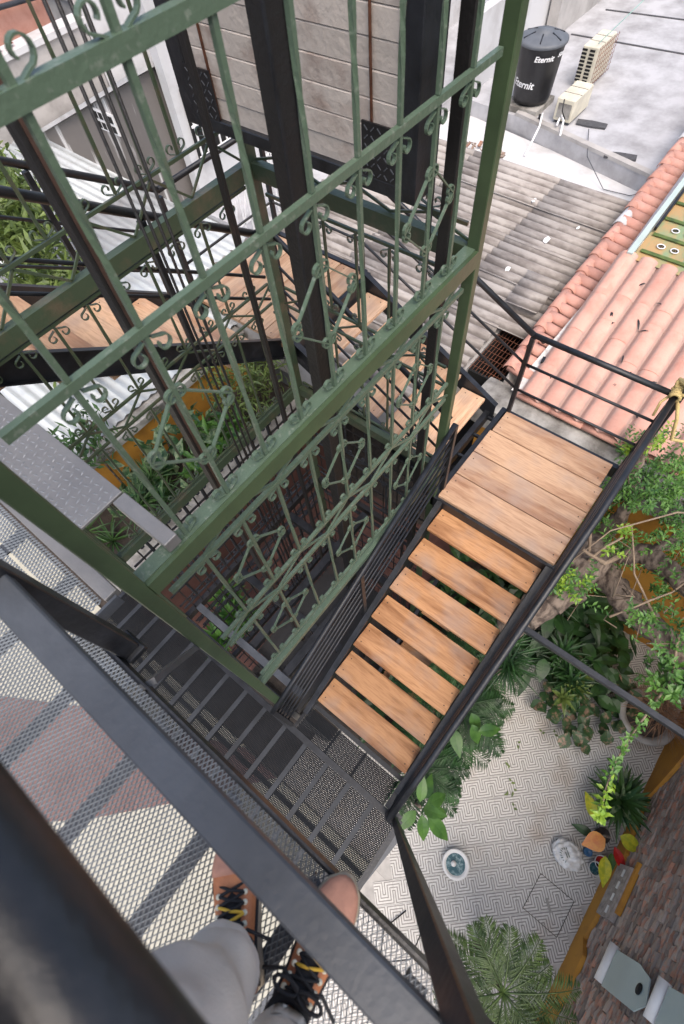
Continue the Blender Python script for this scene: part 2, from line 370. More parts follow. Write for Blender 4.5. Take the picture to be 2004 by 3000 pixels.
# patio continues under the deck on the left, before the beige floor
gf2 = MB().box((-3.6, -2.89, -.012), (-.882, -.46, -.008)); part('tile_bed', gf2, GROUT, pf)
A45 = R(-45); ca, sa = math.cos(A45), math.sin(A45); tiles = []
for i in range(-30, 30):
    for j in range(-30, 30):
        x = (i*ca - j*sa) * TS + .10; y = (i*sa + j*ca) * TS - .03
        if -.75 < x < 4.1 and -2.93 < y < .95 or (-2.9 < x <= -.75 and -2.93 < y < -.62): tiles.append((x, y))
tiles.sort(key=lambda p: (p[0]-.3)**2 + (p[1]+1.5)**2)
for x, y in tiles[:296]: part('tile', tmesh, None, pf, (x, y, U(-.0006, .0006)), (0, 0, A45))
if tiles[296:]:
    meR = bpy.data.meshes.new('tile_field'); vs = []; fs = []; uv = []
    for x, y in tiles[296:]:
        o = len(vs)
        for sx, sy in ((-1,-1),(1,-1),(1,1),(-1,1)):
            lx, ly = sx*hh, sy*hh; vs.append((x + lx*ca - ly*sa, y + lx*sa + ly*ca, 0)); uv.append((lx, ly))
        fs.append((o, o+1, o+2, o+3))
    meR.from_pydata(vs, [], fs); ul = meR.uv_layers.new(name='UVMap')
    for p in meR.polygons:
        for li in p.loop_indices: ul.data[li].uv = uv[meR.loops[li].vertex_index]
    TILE2 = TILE.copy(); n_ = TILE2.node_tree
    tcn = [n for n in n_.nodes if n.type == 'TEX_COORD'][0]; spn = [n for n in n_.nodes if n.type == 'SEPXYZ'][0]
    n_.links.new(tcn.outputs['UV'], spn.inputs[0]); meR.materials.append(TILE2)
    o = link('tile_field', meR, pf); stuff(o)
# beige floor with a brown rug, seen through the upper mesh deck
struct(part('beige_floor', MB().box((-7, -.46, -.012), (-.882, 9, .03)), BEIGE))
rug = MB().prism([(-3.49, 3.6), (-2.95, 3.02), (-2.14, 2.29), (-.90, 1.27), (-.90, 1.9), (-2.1, 4.4), (-2.9, 5.7), (-3.9, 5.7)], .031, .045)
tag(part('rug', rug, BROWN), 'dark brown cloth lying on the beige floor below the mesh deck', 'rug')
# terracotta floor below the lift
tf = struct(part('courtyard_floor', MB().box((-.88, 1.2, -.012), (4.15, 5.3, -.006)), DIRT))
tt = MB().cbox((-.148, -.148, -.006), (.148, .148, .006), .002).mesh('terracotta_tile', TERRA)
for i in range(13):
    for j in range(13):
        x, y = .05 + i*.3, 1.36 + j*.3
        if y < 5.2 and x < 4.0: part('terracotta_tile', tt, None, tf, (x, y, 0))
# round floor drain cover square
dr = root('drain_cover', 'square hatch outlined by a dark joint in the patterned tiles', 'hatch', (.23, -2.485, 0))
e = MB()
for a, b in (((0-.235,-.235),(.235,-.235)),((.235,-.235),(.235,.235)),((.235,.235),(-.235,.235)),((-.235,.235),(-.235,-.235))):
    e.bar((a[0],a[1],.003),(b[0],b[1],.003), .007, .004)
part('joint', e, DIRT, dr, (.23, -2.485, 0))
part('handle', MB().bar((-.06, -.06, .004), (.04, .05, .004), .035, .008), GREYC, dr, (.23, -2.485, 0))

# ------------------------------------------------------------------ right boundary wall: ochre plinth and rough bricks
WY = -2.89
bw = root('brick_wall', 'tall rough wall of eroded red bricks over an ochre painted base', 'wall', (1.5, WY-.15, 0))
part('core', MB().box((-2.2, WY-.3, -.01), (4.15, WY-.055, 3.1)), MORTD, bw)
pl = MB(); xs = [-2.2 + i*.16 for i in range(41)]
tops = [max(.10, .20 + .10*math.sin(x*1.7) + U(-.05, .05) + (.75 if x > 2.0 else 0)*min(1, max(0, x-2.0)) + (.25 if x < .1 else 0)) for x in xs]
vs = []; fs = []
for x, t_ in zip(xs, tops): vs += [(x, WY, -.01), (x, WY, t_), (x, WY-.05, t_+.01)]
for i in range(len(xs)-1):
    o = i*3; fs += [(o+3, o, o+1, o+4), (o+4, o+1, o+2, o+5)]
pl.add(vs, fs); part('plinth', pl, OCHRE, bw)
brm = []
for k in range(4):
    b_ = MB(); bl, bh_, bd = .118, .032, .03
    rr = random.Random(k)
    vs = []
    for ix in range(5):
        for iz, zz in enumerate((-bh_, 0, bh_)):
            vs.append((-bl + ix*bl/2, bd*.5 + rr.uniform(-.012, .010), zz + rr.uniform(-.003, .003)))
    fs = [(ix*3+iz, ix*3+iz+3, ix*3+iz+4, ix*3+iz+1) for ix in range(4) for iz in range(2)]
    n0 = len(vs); vs += [(-bl, -bd, -bh_), (bl, -bd, -bh_), (bl, -bd, bh_), (-bl, -bd, bh_)]
    fs += [(0, n0, n0+1, 12, 9, 6, 3), (2, 5, 8, 11, 14, n0+2, n0+3), (0, 1, 2, n0+3, n0), (12, n0+1, n0+2, 14, 13)]
    b_.add(vs, [tuple(reversed(f)) for f in fs]); brm.append(b_.mesh('brick', BRICKM))
bl = []
for r_ in range(39):
    z = .09 + r_*.077
    for c_ in range(26):
        x = -2.1 + c_*.248 + (.124 if r_ % 2 else 0)
        ix = min(len(xs)-1, max(0, int((x+2.2)/.16)))
        if z < tops[ix] + .03 or x > 4.0: continue
        if .52 < x < 1.2 and .25 < z < .8: continue
        if random.random() < .05: continue
        bl.append((x, z))
def bkey(p): return (p[0]-.9)**2*.8 + (p[1]-1.2)**2
bl.sort(key=bkey)
for x, z in bl[:290]: part('brick', random.choice(brm), None, bw, (x, WY-.05+U(-.012,.006), z), (U(-.04,.04), U(-.02,.02), U(-.03,.03)))
jb = MB()
for x, z in bl[290:]:
    src = random.choice(brm); dy = U(-.017, .001)
    jb.add([(v.co.x+x, v.co.y+WY-.045+dy, v.co.z+z) for v in src.vertices], [tuple(p.vertices) for p in src.polygons])
o = part('brick_courses', jb, BRICKM, bw); stuff(o)
# low niche with white blocks in the wall
nb = root('wall_ledge', 'grey cement ledge with a row of white strips at the wall foot', 'ledge', (.86, WY+.02, .3))
part('cement_bed', MB().box((.52, WY-.05, .30), (1.16, WY+.015, .70)), MORTD, nb)
for i in range(4):
    x = 1.06 - i*.15
    part('white_strip', MB().cbox((x-.045, WY+.016, .54), (x+.045, WY+.03, .58), .004), CERAM, nb)
part('ochre_band', MB().box((.62, WY-.05, .702), (1.25, WY-.004, .77)), OCHRE, nb)
# pale aqua panels with white roll, on the wall
def aqua(name, label, pts, roll, off=.05):
    xs_ = [p[0] for p in pts]; r0 = root(name, label, 'awning', (sum(xs_)/len(xs_), WY, CZ+pts[0][1]-.3), 'pale awning panels on the brick wall')
    n = len(pts); m_ = MB()
    m_.add([(x, WY+off, CZ+z) for x, z in pts] + [(x, WY+off-.012, CZ+z) for x, z in pts],
           [tuple(range(n)), tuple(range(2*n-1, n-1, -1))] + [(i, n+i, n+(i+1)%n, (i+1)%n) for i in range(n)])
    part('sheet', m_, AQUA, r0)
    part('roll', MB().tube([(roll[0][0], WY+off+.0, CZ+roll[0][1]), (roll[1][0], WY+off+.0, CZ+roll[1][1])], .055, 12), CERAM, r0)
    return r0
aq = aqua('wall_awning', 'pale aqua awning sheet with white roll, middle of the brick wall',
     [(.30, -7.05), (.314, -6.53), (.26, -6.27), (.06, -6.17), (-.05, -6.33), (-.07, -7.05)], ((.33, -7.12), (-.06, -7.12)))
part('dark_vent', MB().lathe([(.05, -.004), (.05, .004), (0, .006)], (0, 0, 0), 14), DARK, aq, (.13, WY+.058, CZ-6.36), (R(-90), 0, 0))
aqua('wall_awning', 'second pale awning sheet cut by the bottom right corner of the photo',
     [(.30, -5.95), (.32, -5.6), (.0, -5.5), (-.02, -5.95)], ((.32, -6.03), (-.02, -6.03)))

# ------------------------------------------------------------------ far garden walls
ow = root('garden_wall', 'ochre wall topped with rough grey concrete under the red tiled eave', 'wall', (4.3, -.8, 0))
part('painted_face', MB().box((4.15, -3.1, -.01), (4.25, 1.5, 3.1)), OCHRE, ow)
cc = MB(); vs = []; fs = []; nn = 40
for i in range(nn+1):
    y = -3.1 + 4.75*i/nn
    for x, z in ((4.13, 2.95), (4.12, 3.30), (4.3, 3.36), (4.5, 3.34), (4.62, 3.30), (4.62, 2.9)):
        vs.append((x+U(-.008,.008), y, z+U(-.01,.01)))
for i in range(nn):
    for k in range(5): a = i*6+k; fs.append((a, a+1, a+7, a+6))
cc.add(vs, [tuple(reversed(f)) for f in fs]); part('concrete_coping', cc, CONC, ow)
part('backing', MB().box((4.26, -3.1, -.01), (4.60, 1.5, 2.9)), GREYP, ow)
yw = root('ochre_wall', 'bright ochre wall behind the leafy plants, below the grey metal roof', 'wall', (2, 5.4, 0))
part('painted_face', MB().box((-.2, 5.3, -.01), (3.6, 5.42, 2.86)), OCHRE, yw)
part('coping', MB().box((-.2, 5.25, 2.862), (3.6, 5.72, 2.98)), CONC, yw)
part('backing', MB().box((-.2, 5.421, -.01), (3.6, 5.7, 2.86)), GREYP, yw)

plb = root('raised_planter', 'raised grey concrete planter in front of the ochre wall', 'planter', (1.7, 4.6, 0))
part('box', MB().box((-.4, 4.05, -.01), (3.7, 5.298, 2.05)), TERRA, plb); part('coping', MB().box((-.4, 3.98, 2.052), (3.7, 4.42, 2.14)), CONC, plb); part('soil', MB().box((-.38, 4.425, 2.051), (3.68, 5.29, 2.12)), DIRT, plb)
shaft_pit = struct(part('pit_floor', MB().box((-.05, .96, -.003), (2.14, 2.62, .02)), DIRT))
bed = struct(part('planting_bed', MB().prism([(.2, -.12), (3.2, -.3), (4.1, -1.0), (4.1, 1.2), (.2, 1.2)], -.004, .05), DIRT))
# ------------------------------------------------------------------ corrugated fibre cement roof
def corr_sheet(lx, ly, pitch, amp, th=.008, n=8):
    """waves run along local y"""
    m_ = MB(); k = int(lx/pitch*n); vs = []; fs = []
    for side in (0, 1):
        for i in range(k+1):
            x = lx*i/k; z = amp*math.cos(2*math.pi*x/pitch) - side*th
            vs += [(x, 0, z), (x, ly, z)]
    for i in range(k): a = i*2; fs.append((a, a+2, a+3, a+1))
    o = (k+1)*2
    for i in range(k): a = o+i*2; fs.append((a+1, a+3, a+2, a))
    for i in range(k): a = i*2; fs += [(a, o+a, o+a+2, a+2), (a+1, a+3, o+a+3, o+a+1)]
    fs += [(0, 1, o+1, o), (2*k, o+2*k, o+2*k+1, 2*k+1)]
    m_.add(vs, fs); m_.sm = True; return m_
fr = root('corrugated_roof', 'weathered brown grey corrugated roof between the stairs and white roof', 'roof', (6.5, 3.4, 3.3))
sm = corr_sheet(.92, 1.44, .184, .034).mesh('corrugated_sheet', FIBRE)
smn = corr_sheet(.92, 1.75, .184, .034).mesh('corrugated_sheet', FIBRE)
for i in range(7):
    x = 3.62 + i*.88
    if x > 8.2: break
    for j, (y, me) in enumerate(((2.92, smn), (4.55, smn))):
        part('corrugated_sheet', me, None, fr, (x, y, 3.335 + .012*(i % 2) + .02*j - .02*i*0), (R(.6), 0, U(-.004, .004)))
    if x + .9 > 6.0: part('corrugated_sheet', sm, None, fr, (x, 1.62, 3.315 + .012*(i % 2)), (R(.6), 0, U(-.004, .004)))
short = corr_sheet(.92, .95, .184, .034).mesh('corrugated_sheet', FIBRE)
for x in (3.62, 4.5, 5.38): part('corrugated_sheet', short, None, fr, (x, 2.02, 3.32), (R(.6), 0, 0))
part('corrugated_sheet', corr_sheet(.75, .48, .184, .026), FIBRE, fr, (5.82, 1.70, 3.40), (R(1), 0, R(3)), label='paler short sheet lapped over the edge of the dark opening')
part('wall_plate', MB().box((3.64, 2.0, 2.5), (8.9, 6.2, 3.24)), GREYP, fr)
part('fascia', MB().box((5.89, 1.56, 2.5), (8.9, 1.99, 3.25)), GREYP, fr)
flash = MB().add([(8.95, 6.2, 3.22), (8.95, 1.64, 3.22), (9.3, 1.64, 2.95), (10.1, 1.64, 2.94), (10.95, 6.2, 2.94), (9.4, 6.2, 2.96)], [(0, 1, 2, 5), (5, 2, 3, 4)])
part('white_flashing', flash, WHITEP, fr)
for x, y, r_ in ((7.4, 2.35, .13), (6.5, 2.5, .09), (8.2, 3.0, .1), (6.05, 2.15, .16), (7.9, 2.1, .06)):
    m_ = MB(); n = 9; r_ *= .6; pts = [(x + r_*U(.5, 1.2)*math.cos(2*math.pi*i/n)*1.3, y + r_*U(.5, 1.1)*math.sin(2*math.pi*i/n)*.7) for i in range(n)]
    m_.prism(pts, 3.364, 3.372); part('white_patch', m_, PAINT, fr)

# dark opening with wire grid
pit = root('light_well', 'dark open light well covered with a rusty wire grid', 'opening', (5.2, 1.75, 2.9))
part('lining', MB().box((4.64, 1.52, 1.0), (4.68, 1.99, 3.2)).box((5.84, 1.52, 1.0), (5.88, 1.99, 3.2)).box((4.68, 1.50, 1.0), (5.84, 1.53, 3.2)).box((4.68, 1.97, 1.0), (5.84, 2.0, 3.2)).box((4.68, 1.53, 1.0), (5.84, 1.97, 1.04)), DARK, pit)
gm = MB()
for i in range(10): gm.tube([(4.62, 1.55+i*.047, 3.25+.012*math.sin(i)), (5.2, 1.55+i*.047+U(-.01,.01), 3.235), (5.86, 1.55+i*.047, 3.25)], .0032, 5)
part('long_wires', gm, RUSTS, pit)
for i in range(11): part('cross_wire', MB().tube([(4.68+i*.11, 1.53, 3.257), (4.7+i*.11, 2.0, 3.257)], .003, 5), RUSTS, pit)

# ------------------------------------------------------------------ white coated flat roof with tank and air conditioners
wr = root('white_flat_roof', 'whitewashed flat roof carrying the black tank and the cream air conditioners', 'roof', (16, 8, 0))
part('roof_slab', MB().prism([(9.97, 1.66), (34, 1.72), (34, 30), (10.9, 30), (10.9, 6.2), (10.73, 4.72)], 2.9, 3.2), WHITE, wr)
part('walls', MB().prism([(10.15, 1.8), (33.8, 1.8), (33.8, 29), (11.0, 29), (11.0, 6.3)], -.01, 2.9), GREYP, wr)
part('kerb', MB().prism([(9.985, 1.78), (10.12, 1.78), (10.86, 4.72), (10.735, 4.72)], 3.202, 3.26), GREYP, wr)
part('slab', MB().prism([(5.25, 6.2), (10.88, 6.2), (10.88, 8.1), (5.25, 8.1)], 2.7, 3.18), WHITE, wr)
part('parapet_wall', MB().box((14.0, 5.62, 3.202), (30, 5.85, 5.2)), GREYP, wr)
part('parapet_wall', MB().box((10.9, 5.9, 3.202), (14.2, 6.1, 4.4)), WHITEP, wr)
for a, b in (((14.4, 5.4), (14.6, 1.9)), ((15.9, 5.3), (16.3, 1.9)), ((19, 5.5), (19.4, 1.9))):
    part('joint', MB().bar((a[0], a[1], 3.205), (b[0], b[1], 3.205), .045, .02), RUBBER, wr)
part('gutter_patch', MB().box((18.4, 2.1, 3.203), (20.4, 2.9, 3.215)), STEELG, wr)
for i, (x, y, a) in enumerate(((11.1, 3.36, 12), (10.35, 2.48, 20))):
    m_ = MB(); m_.prism([(-.10, -.27), (.06, -.28), (.1, 0), (.09, .27), (-.08, .26), (-.11, .02)], 0, .03)
    tag(part('bitumen_strip', m_, RUBBER, None, (x, y, 3.203), (0, 0, R(a))), ('dark bitumen strip on the white roof just below the tank', 'dark bitumen strip on the roof edge nearest the red tile ridge')[i], 'patch', 'bitumen strips on the roof edge')

# tank
tk = root('water_tank', 'black plastic water tank with a grey domed lid and white lettering', 'tank', (11.2, 4.68, 3.2))
TX, TY = 11.2, 4.68
part('body', MB().lathe([(0, .10), (.27, .10), (.33, .14), (.345, .2), (.40, .95), (.405, .98)], (TX, TY, 3.2), 36), TANK, tk)
lid = part('lid', MB().lathe([(.405, .975), (.435, .99), (.435, 1.03), (.40, 1.045), (.26, 1.10), (.13, 1.125), (.12, 1.145), (0, 1.15)], (TX, TY, 3.2), 36), TANKL, tk)
for k in range(6):
    a = k*math.pi/3 + .3
    part('lid_rib', MB().bar((TX+.17*math.cos(a), TY+.17*math.sin(a), 4.322), (TX+.37*math.cos(a), TY+.37*math.sin(a), 4.262), .02, .014), TANK, lid)
part('base_slab', MB().box((10.82, 4.35, 3.202), (11.55, 5.05, 3.30)), CONC, tk)
def lettering(body, size, ang, z, rad, par):
    """white script letters bent round the tank wall"""
    cu = bpy.data.curves.new('lettering', 'FONT'); cu.body = body; cu.size = size; cu.shear = .25; cu.align_x = 'CENTER'; cu.offset = .003
    t_ = bpy.data.objects.new('tmp', cu); C.objects.link(t_)
    dg = bpy.context.evaluated_depsgraph_get(); me = bpy.data.meshes.new_from_object(t_.evaluated_get(dg))
    bpy.data.objects.remove(t_)
    for v in me.vertices:
        a = ang + v.co.x / rad; r_ = rad + (v.co.y + z - .5)*.073
        v.co = Vector((TX + (r_+.006)*math.cos(a), TY + (r_+.006)*math.sin(a), 3.2 + z + v.co.y))
    me.materials.clear(); me.materials.append(PAINT)
    return part('lettering', me, None, par)
view = math.atan2(-TY, -TX)
lettering('Eternit', .115, view+.22, .82, .385, tk); lettering('Eternit', .16, view-.62, .40, .362, tk); lettering('500', .08, view+.98, .86, .39, tk)
pv = MB().tube([(10.72, 4.9, 3.25), (10.8, 4.95, 4.4)], .016, 8); part('pipe', pv, PAINT, tk)
pp = root('water_pipes', 'thin white pipes with elbows standing below the black tank', 'pipes', (10.6, 4.2, 3.2))
for pts in ([(10.9, 4.25, 3.28), (10.75, 4.2, 3.32), (10.5, 4.1, 3.25), (10.0, 4.05, 2.98)], [(10.95, 3.95, 3.35), (10.7, 3.75, 3.34), (10.3, 3.6, 3.3)], [(11.3, 4.0, 3.3), (10.9, 3.9, 3.3), (10.55, 3.8, 3.32)]):
    part('pipe', MB().tube(pts, .017, 8), PAINT, pp)
for p in ((10.72, 4.22, 3.3), (10.95, 3.93, 3.34)): part('elbow', MB().lathe([(0, -.03), (.03, -.03), (.03, .03), (0, .03)], p, 10), TANK, pp)

def aircon(x0, y0, z0, lx, ly, lz, label, broken):
    a = root('air_conditioner', label, 'air conditioner', (x0+lx/2, y0+ly/2, z0), 'outdoor air conditioner units on the white roof')
    part('casing', MB().cbox((x0, y0, z0), (x0+lx, y0+ly, z0+lz), .012), ACM, a)
    for k in (1, 2):
        part('seam', MB().box((x0+lx*k/3-.004, y0-.002, z0+lz), (x0+lx*k/3+.004, y0+ly+.002, z0+lz+.004)), DIRT, a)
    if not broken:
        for c_ in range(2):
            for r_ in range(9):
                part('louvre', MB().box((x0-.006, y0+.05+c_*.15, z0+.06+r_*.058), (x0-.001, y0+.15+c_*.15, z0+.095+r_*.058)), DARK, a)
        m_ = MB()
        for r_ in range(7): m_.tube([(x0-.06, y0-.05, z0+.05+r_*.09), (x0+lx, y0-.05, z0+.05+r_*.09)], .004, 5)
        for r_ in range(9): m_.tube([(x0-.05+r_*lx/8, y0-.05, z0+.02), (x0-.05+r_*lx/8, y0-.05, z0+lz+.03)], .004, 5)
        part('wire_guard', m_, RUSTS, a)
    else:
        part('panel', MB().box((x0-.01, y0+.04, z0+.05), (x0-.002, y0+ly-.05, z0+lz*.8)), CONC, a)
        part('loose_cable', MB().tube([(x0-.02, y0+.1, z0+.05), (x0-.1, y0+.16, z0+.2), (x0-.03, y0+.2, z0+.35)], .01, 6), TANK, a)
    for yy in (y0+.03, y0+ly-.07): part('foot', MB().box((x0+.02, yy, z0-.05), (x0+lx-.02, yy+.04, z0)), STEELG, a)
    return a
aircon(12.25, 4.0, 3.255, .80, .30, .60, 'cream air conditioner with a black louvred end inside a wire guard', False)
aircon(10.85, 3.68, 3.255, .75, .34, .34, 'low stained cream unit lying in front of the louvred air conditioner', True)
tag(part('green_cable', MB().tube([(12.3, 4.05, 3.9), (13.3, 3.75, 4.3), (15, 3.3, 4.5), (19, 2.3, 4.9)], .008, 6), TEALW), 'thin green cable running off from the louvred air conditioner', 'cable')
tag(part('roof_cable', MB().tube([(10.85, 3.3, 3.25), (10.1, 2.95, 3.2), (9.75, 2.4, 2.97), (9.8, 1.95, 2.97), (10.0, 1.75, 3.0)], .007, 6), STEELG), 'thin grey cable looping over the white roof edge', 'cable')
rb = MB(); rr = random.Random(4)
for k in range(60):
    x, y = rr.uniform(9.0, 9.9), rr.uniform(4.3, 5.4); s_ = rr.uniform(.02, .07)
    rb.bar((x, y, 3.0), (x+rr.uniform(-.15,.15), y+rr.uniform(-.15,.15), 3.0+rr.uniform(0,.1)), s_, s_*.5)
stuff(tag(part('rubble', rb, BRICKM), 'heap of broken brick and debris at the roof edge below the tank', 'rubble'))

# ------------------------------------------------------------------ red barrel tile roof
def wave_tile(ln, p, amp, th=.014, n=16):
    """roll tile: one full wave across y, laid along x"""
    m_ = MB(); vs = []; fs = []; m = n+1
    for off in (0, th):
        for x, zz_ in ((0, .012), (ln, 0)):
            for i in range(m):
                y = -p/2 + p*i/n; t_ = abs(2*y/p)/.90; vs.append((x, y, zz_ + amp*(math.sqrt(max(0, 1-t_*t_))*1.7 - .7) - off))
    for i in range(n): fs += [(i+1, i, m+i, m+i+1), (2*m+i, 2*m+i+1, 3*m+i+1, 3*m+i), (i, i+1, 2*m+i+1, 2*m+i)]
    m_.add(vs, [tuple(reversed(f)) for f in fs]); m_.sm = False; return m_
def barrel(ln, r0, r1, th=.012, n=8, arc=math.pi*.92):
    """half-round tile along local +x, wider at x=0"""
    m_ = MB(); vs = []; fs = []
    for k, (x, r_) in enumerate(((0, r0), (ln, r1))):
        for off in (0, th):
            for i in range(n+1):
                a = math.pi/2 - arc/2 + arc*i/n; vs.append((x, (r_-off)*math.cos(a), (r_-off)*math.sin(a)))
    m = n+1
    for i in range(n):
        fs += [(i, i+1, 2*m+i+1, 2*m+i), (m+i, 3*m+i, 3*m+i+1, m+i+1), (i, m+i, m+i+1, i+1), (2*m+i, 2*m+i+1, 3*m+i+1, 3*m+i)]
    fs += [(0, 2*m, 3*m, m), (n, m+n, 3*m+n, 2*m+n)]
    m_.add(vs, fs); m_.sm = True; return m_
rt = root('red_tile_roof', 'salmon red clay tile roof right of the landing', 'roof', (5.8, 0, 3.4))
RX0, RX1, RZ0, RZ1 = 4.45, 7.1, 3.42, 3.98
slope = math.atan2(RZ1-RZ0, RX1-RX0)
# soaked clay under layer so that no gap shows
part('under_tiles', MB().add([(RX0, 1.3, RZ0), (RX1, 1.1, RZ1), (RX1, -3.0, RZ1), (RX0, -3.0, RZ0)], [(0, 3, 2, 1)]), MORT, rt)
REDT2 = mat('faded_terracotta', (.62, .34, .265), .8, scale=4, col2=(.50, .24, .18), thr=(.28, .58), bump=.3, rand=.10); valley_tint(REDT2, .25, .75, (.36, .27, .235), 1)
bt = wave_tile(.66, .250, .042).mesh('roll_tile', REDT2)
pitch_y = .25
for c_ in range(16):
    y = 1.06 - c_*pitch_y
    off_ = U(0, .45)
    for r_ in range(1 + int(math.ceil((1.76 + off_)/.60))):
        s_ = max(0, r_*.60 - off_); s_ = min(s_, 1.76); x = RX0 - .03 + s_*math.cos(slope); z = RZ0 + s_*math.sin(slope)
        if x > 6.25: continue
        part('roll_tile', bt, None, rt, (x+U(-.008,.008), y, z+.045+U(0, .003)), (U(-.01,.01), -slope - R(.6), U(-.004, .004)))
# eave course
for c_ in range(8): part('eave_tile', barrel(.43, .075, .07), REDT, rt, (4.47, 1.20 - c_*.42 - .42, 3.385), (R(0), 0, R(90)))
for k in range(16):
    x, y = U(4.7, 6.6), U(-.9, .9); mb = MB(); a = U(0, 6.28)
    mb.leaf((0, 0, 0), (math.cos(a), math.sin(a), .1), (0, 0, 1), U(.08, .16), U(.02, .035), .4, .5, 4)
    tag(part('dead_leaf', mb, RUST, None, (x, y, RZ0 + (x-RX0)*math.tan(slope) + .10)), 'curled dark dead leaf lying on the red tile rolls', 'leaf', 'dead leaves on the red roof')
# ridge beside the white roof and the short tiles falling from it
rc = root('ridge_cap', 'curved red clay ridge tiles running away along the party wall', 'roof ridge', (7.5, 1.45, 3.5))
cap = barrel(.44, .095, .075).mesh('ridge_tile', REDT)
part('party_wall', MB().add([(4.66, 1.30, 2.9), (4.66, 1.46, 3.42), (14, 1.62, 3.75), (14, 1.30, 2.9), (4.66, 1.56, 2.9), (14, 1.74, 2.9)], [(0, 1, 2, 3), (1, 4, 5, 2), (0, 4, 1), (3, 2, 5)]), MORT, rc)
for i in range(22):
    x = 4.68 + i*.40; t_ = i/22
    part('ridge_tile', cap, None, rc, (x, 1.47 + .22*t_, 3.45 + .33*t_), (0, R(-2.6), R(1.4)+U(-.03, .03)), label='whitewashed ridge tile' if i in (8, 14) else None)
for o_ in list(rc.children):
    if o_.get('label'):
        me = o_.data.copy(); me.materials.clear(); me.materials.append(WHITEP); o_.data = me
stub = barrel(.36, .098, .088).mesh('short_tile', REDT)
for i in range(44):
    x = 4.75 + i*.205; t_ = i*.205/8.8
    if random.random() < .02: continue
    part('short_tile', stub, None, rc, (x, 1.15 + .20*t_ + U(-.01,.01), 3.37 + .34*t_ + .03), (0, 0, R(90))).rotation_euler = (0, R(-9), R(90))
part('valley_mortar', MB().add([(5.0, 1.10, 3.60), (5.0, 1.20, 3.52), (7.2, 1.06, 4.03), (7.2, 1.20, 3.66), (13, 1.36, 3.9), (13, 1.12, 4.2)], [(0, 2, 3, 1), (2, 5, 4, 3)]), WHITEP, rc)
for ci, (x, y, z, a) in enumerate(((4.95, 1.18, 3.56, 10), (5.2, 1.34, 3.6, 60), (4.75, 1.02, 3.54, 100), (5.05, 1.42, 3.55, 40))):
    tag(part('wire_clip', MB().cbox((-.05, -.02, 0), (.05, .02, .03), .006), TANK, None, (x, y, z), (0, 0, R(a))), ('small black clamp in the middle of the red ridge end', 'small black clamp highest up the red ridge end', 'small black clamp lowest, beside the eave tiles', 'small black clamp nearest the wire covered opening')[ci], 'clamp', 'black clamps on the tiles')
# thin green printed sheets beyond the top edge
gs = root('printed_sheet', 'green and tan printed roofing sheet above the red tiles', 'sheet', (8.5, .4, 4.2))
part('sheet', MB().add([(6.72, 1.02, 3.96), (6.72, -1.5, 3.96), (12.5, -1.2, 4.3), (12.5, 1.05, 4.3)], [(0, 1, 2, 3)]), SHEETG, gs)
for i in range(6):
    x = 6.90 + i*.36; part('seam', MB().box((x-.03, -1.3, 3.985+.0588*i*.36), (x+.03, .98-.0*i, 3.993+.0588*i*.36)), LEAFO2, gs)
for i in range(6):
    for j in range(2):
        x, y = 7.08 + i*.36, .80 - j*.17 - i*.03; zc = 3.975 + (x-6.72)*.0588
        m_ = MB().lathe([(.052, 0), (.052, .005), (.04, .005), (.04, 0)], (x, y, zc), 16); part('printed_ring', m_, PAINT, gs)
        m_ = MB().lathe([(.034, 0), (.034, .004), (.026, .004), (.026, 0)], (x, y, zc), 14)
        m_.bar((x-.03, y, zc+.003), (x+.03, y, zc+.003), .008, .003).bar((x, y-.03, zc+.004), (x, y+.03, zc+.004), .008, .003)
        part('printed_emblem', m_, DARK, gs)
    cu = MB(); x, y = 7.26 + i*.36, .50 - i*.03; zc = 3.98 + (x-6.72)*.0588
    cu.bar((x-.03, y-.04, zc), (x-.03, y+.04, zc), .012, .004).bar((x+.03, y-.04, zc), (x+.03, y+.04, zc), .012, .004).bar((x-.03, y-.03, zc+.002), (x+.03, y+.03, zc+.002), .012, .004)
    part('printed_letter', cu, DARK, gs)
part('gutter', MB().bar((6.72, 1.06, 4.0), (12.5, 1.10, 4.33), .07, .05), AQUA, gs)
part('edge_strip', MB().bar((7.3, .99, 4.05), (12.5, 1.02, 4.36), .03, .05), TANK, gs)
part('steel_edge', MB().bar((6.9, .28, 4.12), (8.6, -.1, 4.3), .12, .10), STEEL, gs)

# ------------------------------------------------------------------ pale metal roof on the left, shed and far walls
zr = root('metal_roof', 'pale blue grey corrugated metal roof behind the upper stairs', 'roof', (3, 9, 3))
zs = corr_sheet(.93, 4.6, .155, .016, .002, 6).mesh('metal_sheet', ZINC)
zrows = [(5.45, 3.02), (9.6, 3.14)]
for i in range(6):
    for j, (y, z) in enumerate(zrows):
        x = -.25 + i*.91
        part('metal_sheet', zs, None, zr, (x, y, z + .004*(i % 2) + .01*j), (R(1.6), 0, 0))
part('shed_body', MB().box((-.2, 5.8, -.01), (5.2, 14, 2.9)), GREYP, zr)
sh = root('gable_shed', 'small white shed with a streaked grey gable wall on the metal roof', 'building', (6.2, 10, 3))
part('gable_wall', MB().add([(5.2, 8.3, 3.0), (5.2, 12.8, 3.0), (5.2, 12.8, 3.35), (5.2, 11.83, 3.62), (5.2, 8.3, 5.05)], [(0, 4, 3, 2, 1)])
     .add([(5.2, 8.3, 3.0), (7.0, 8.3, 3.0), (7.0, 8.3, 5.05), (5.2, 8.3, 5.05)], [(0, 1, 2, 3)]), STREAK, sh)
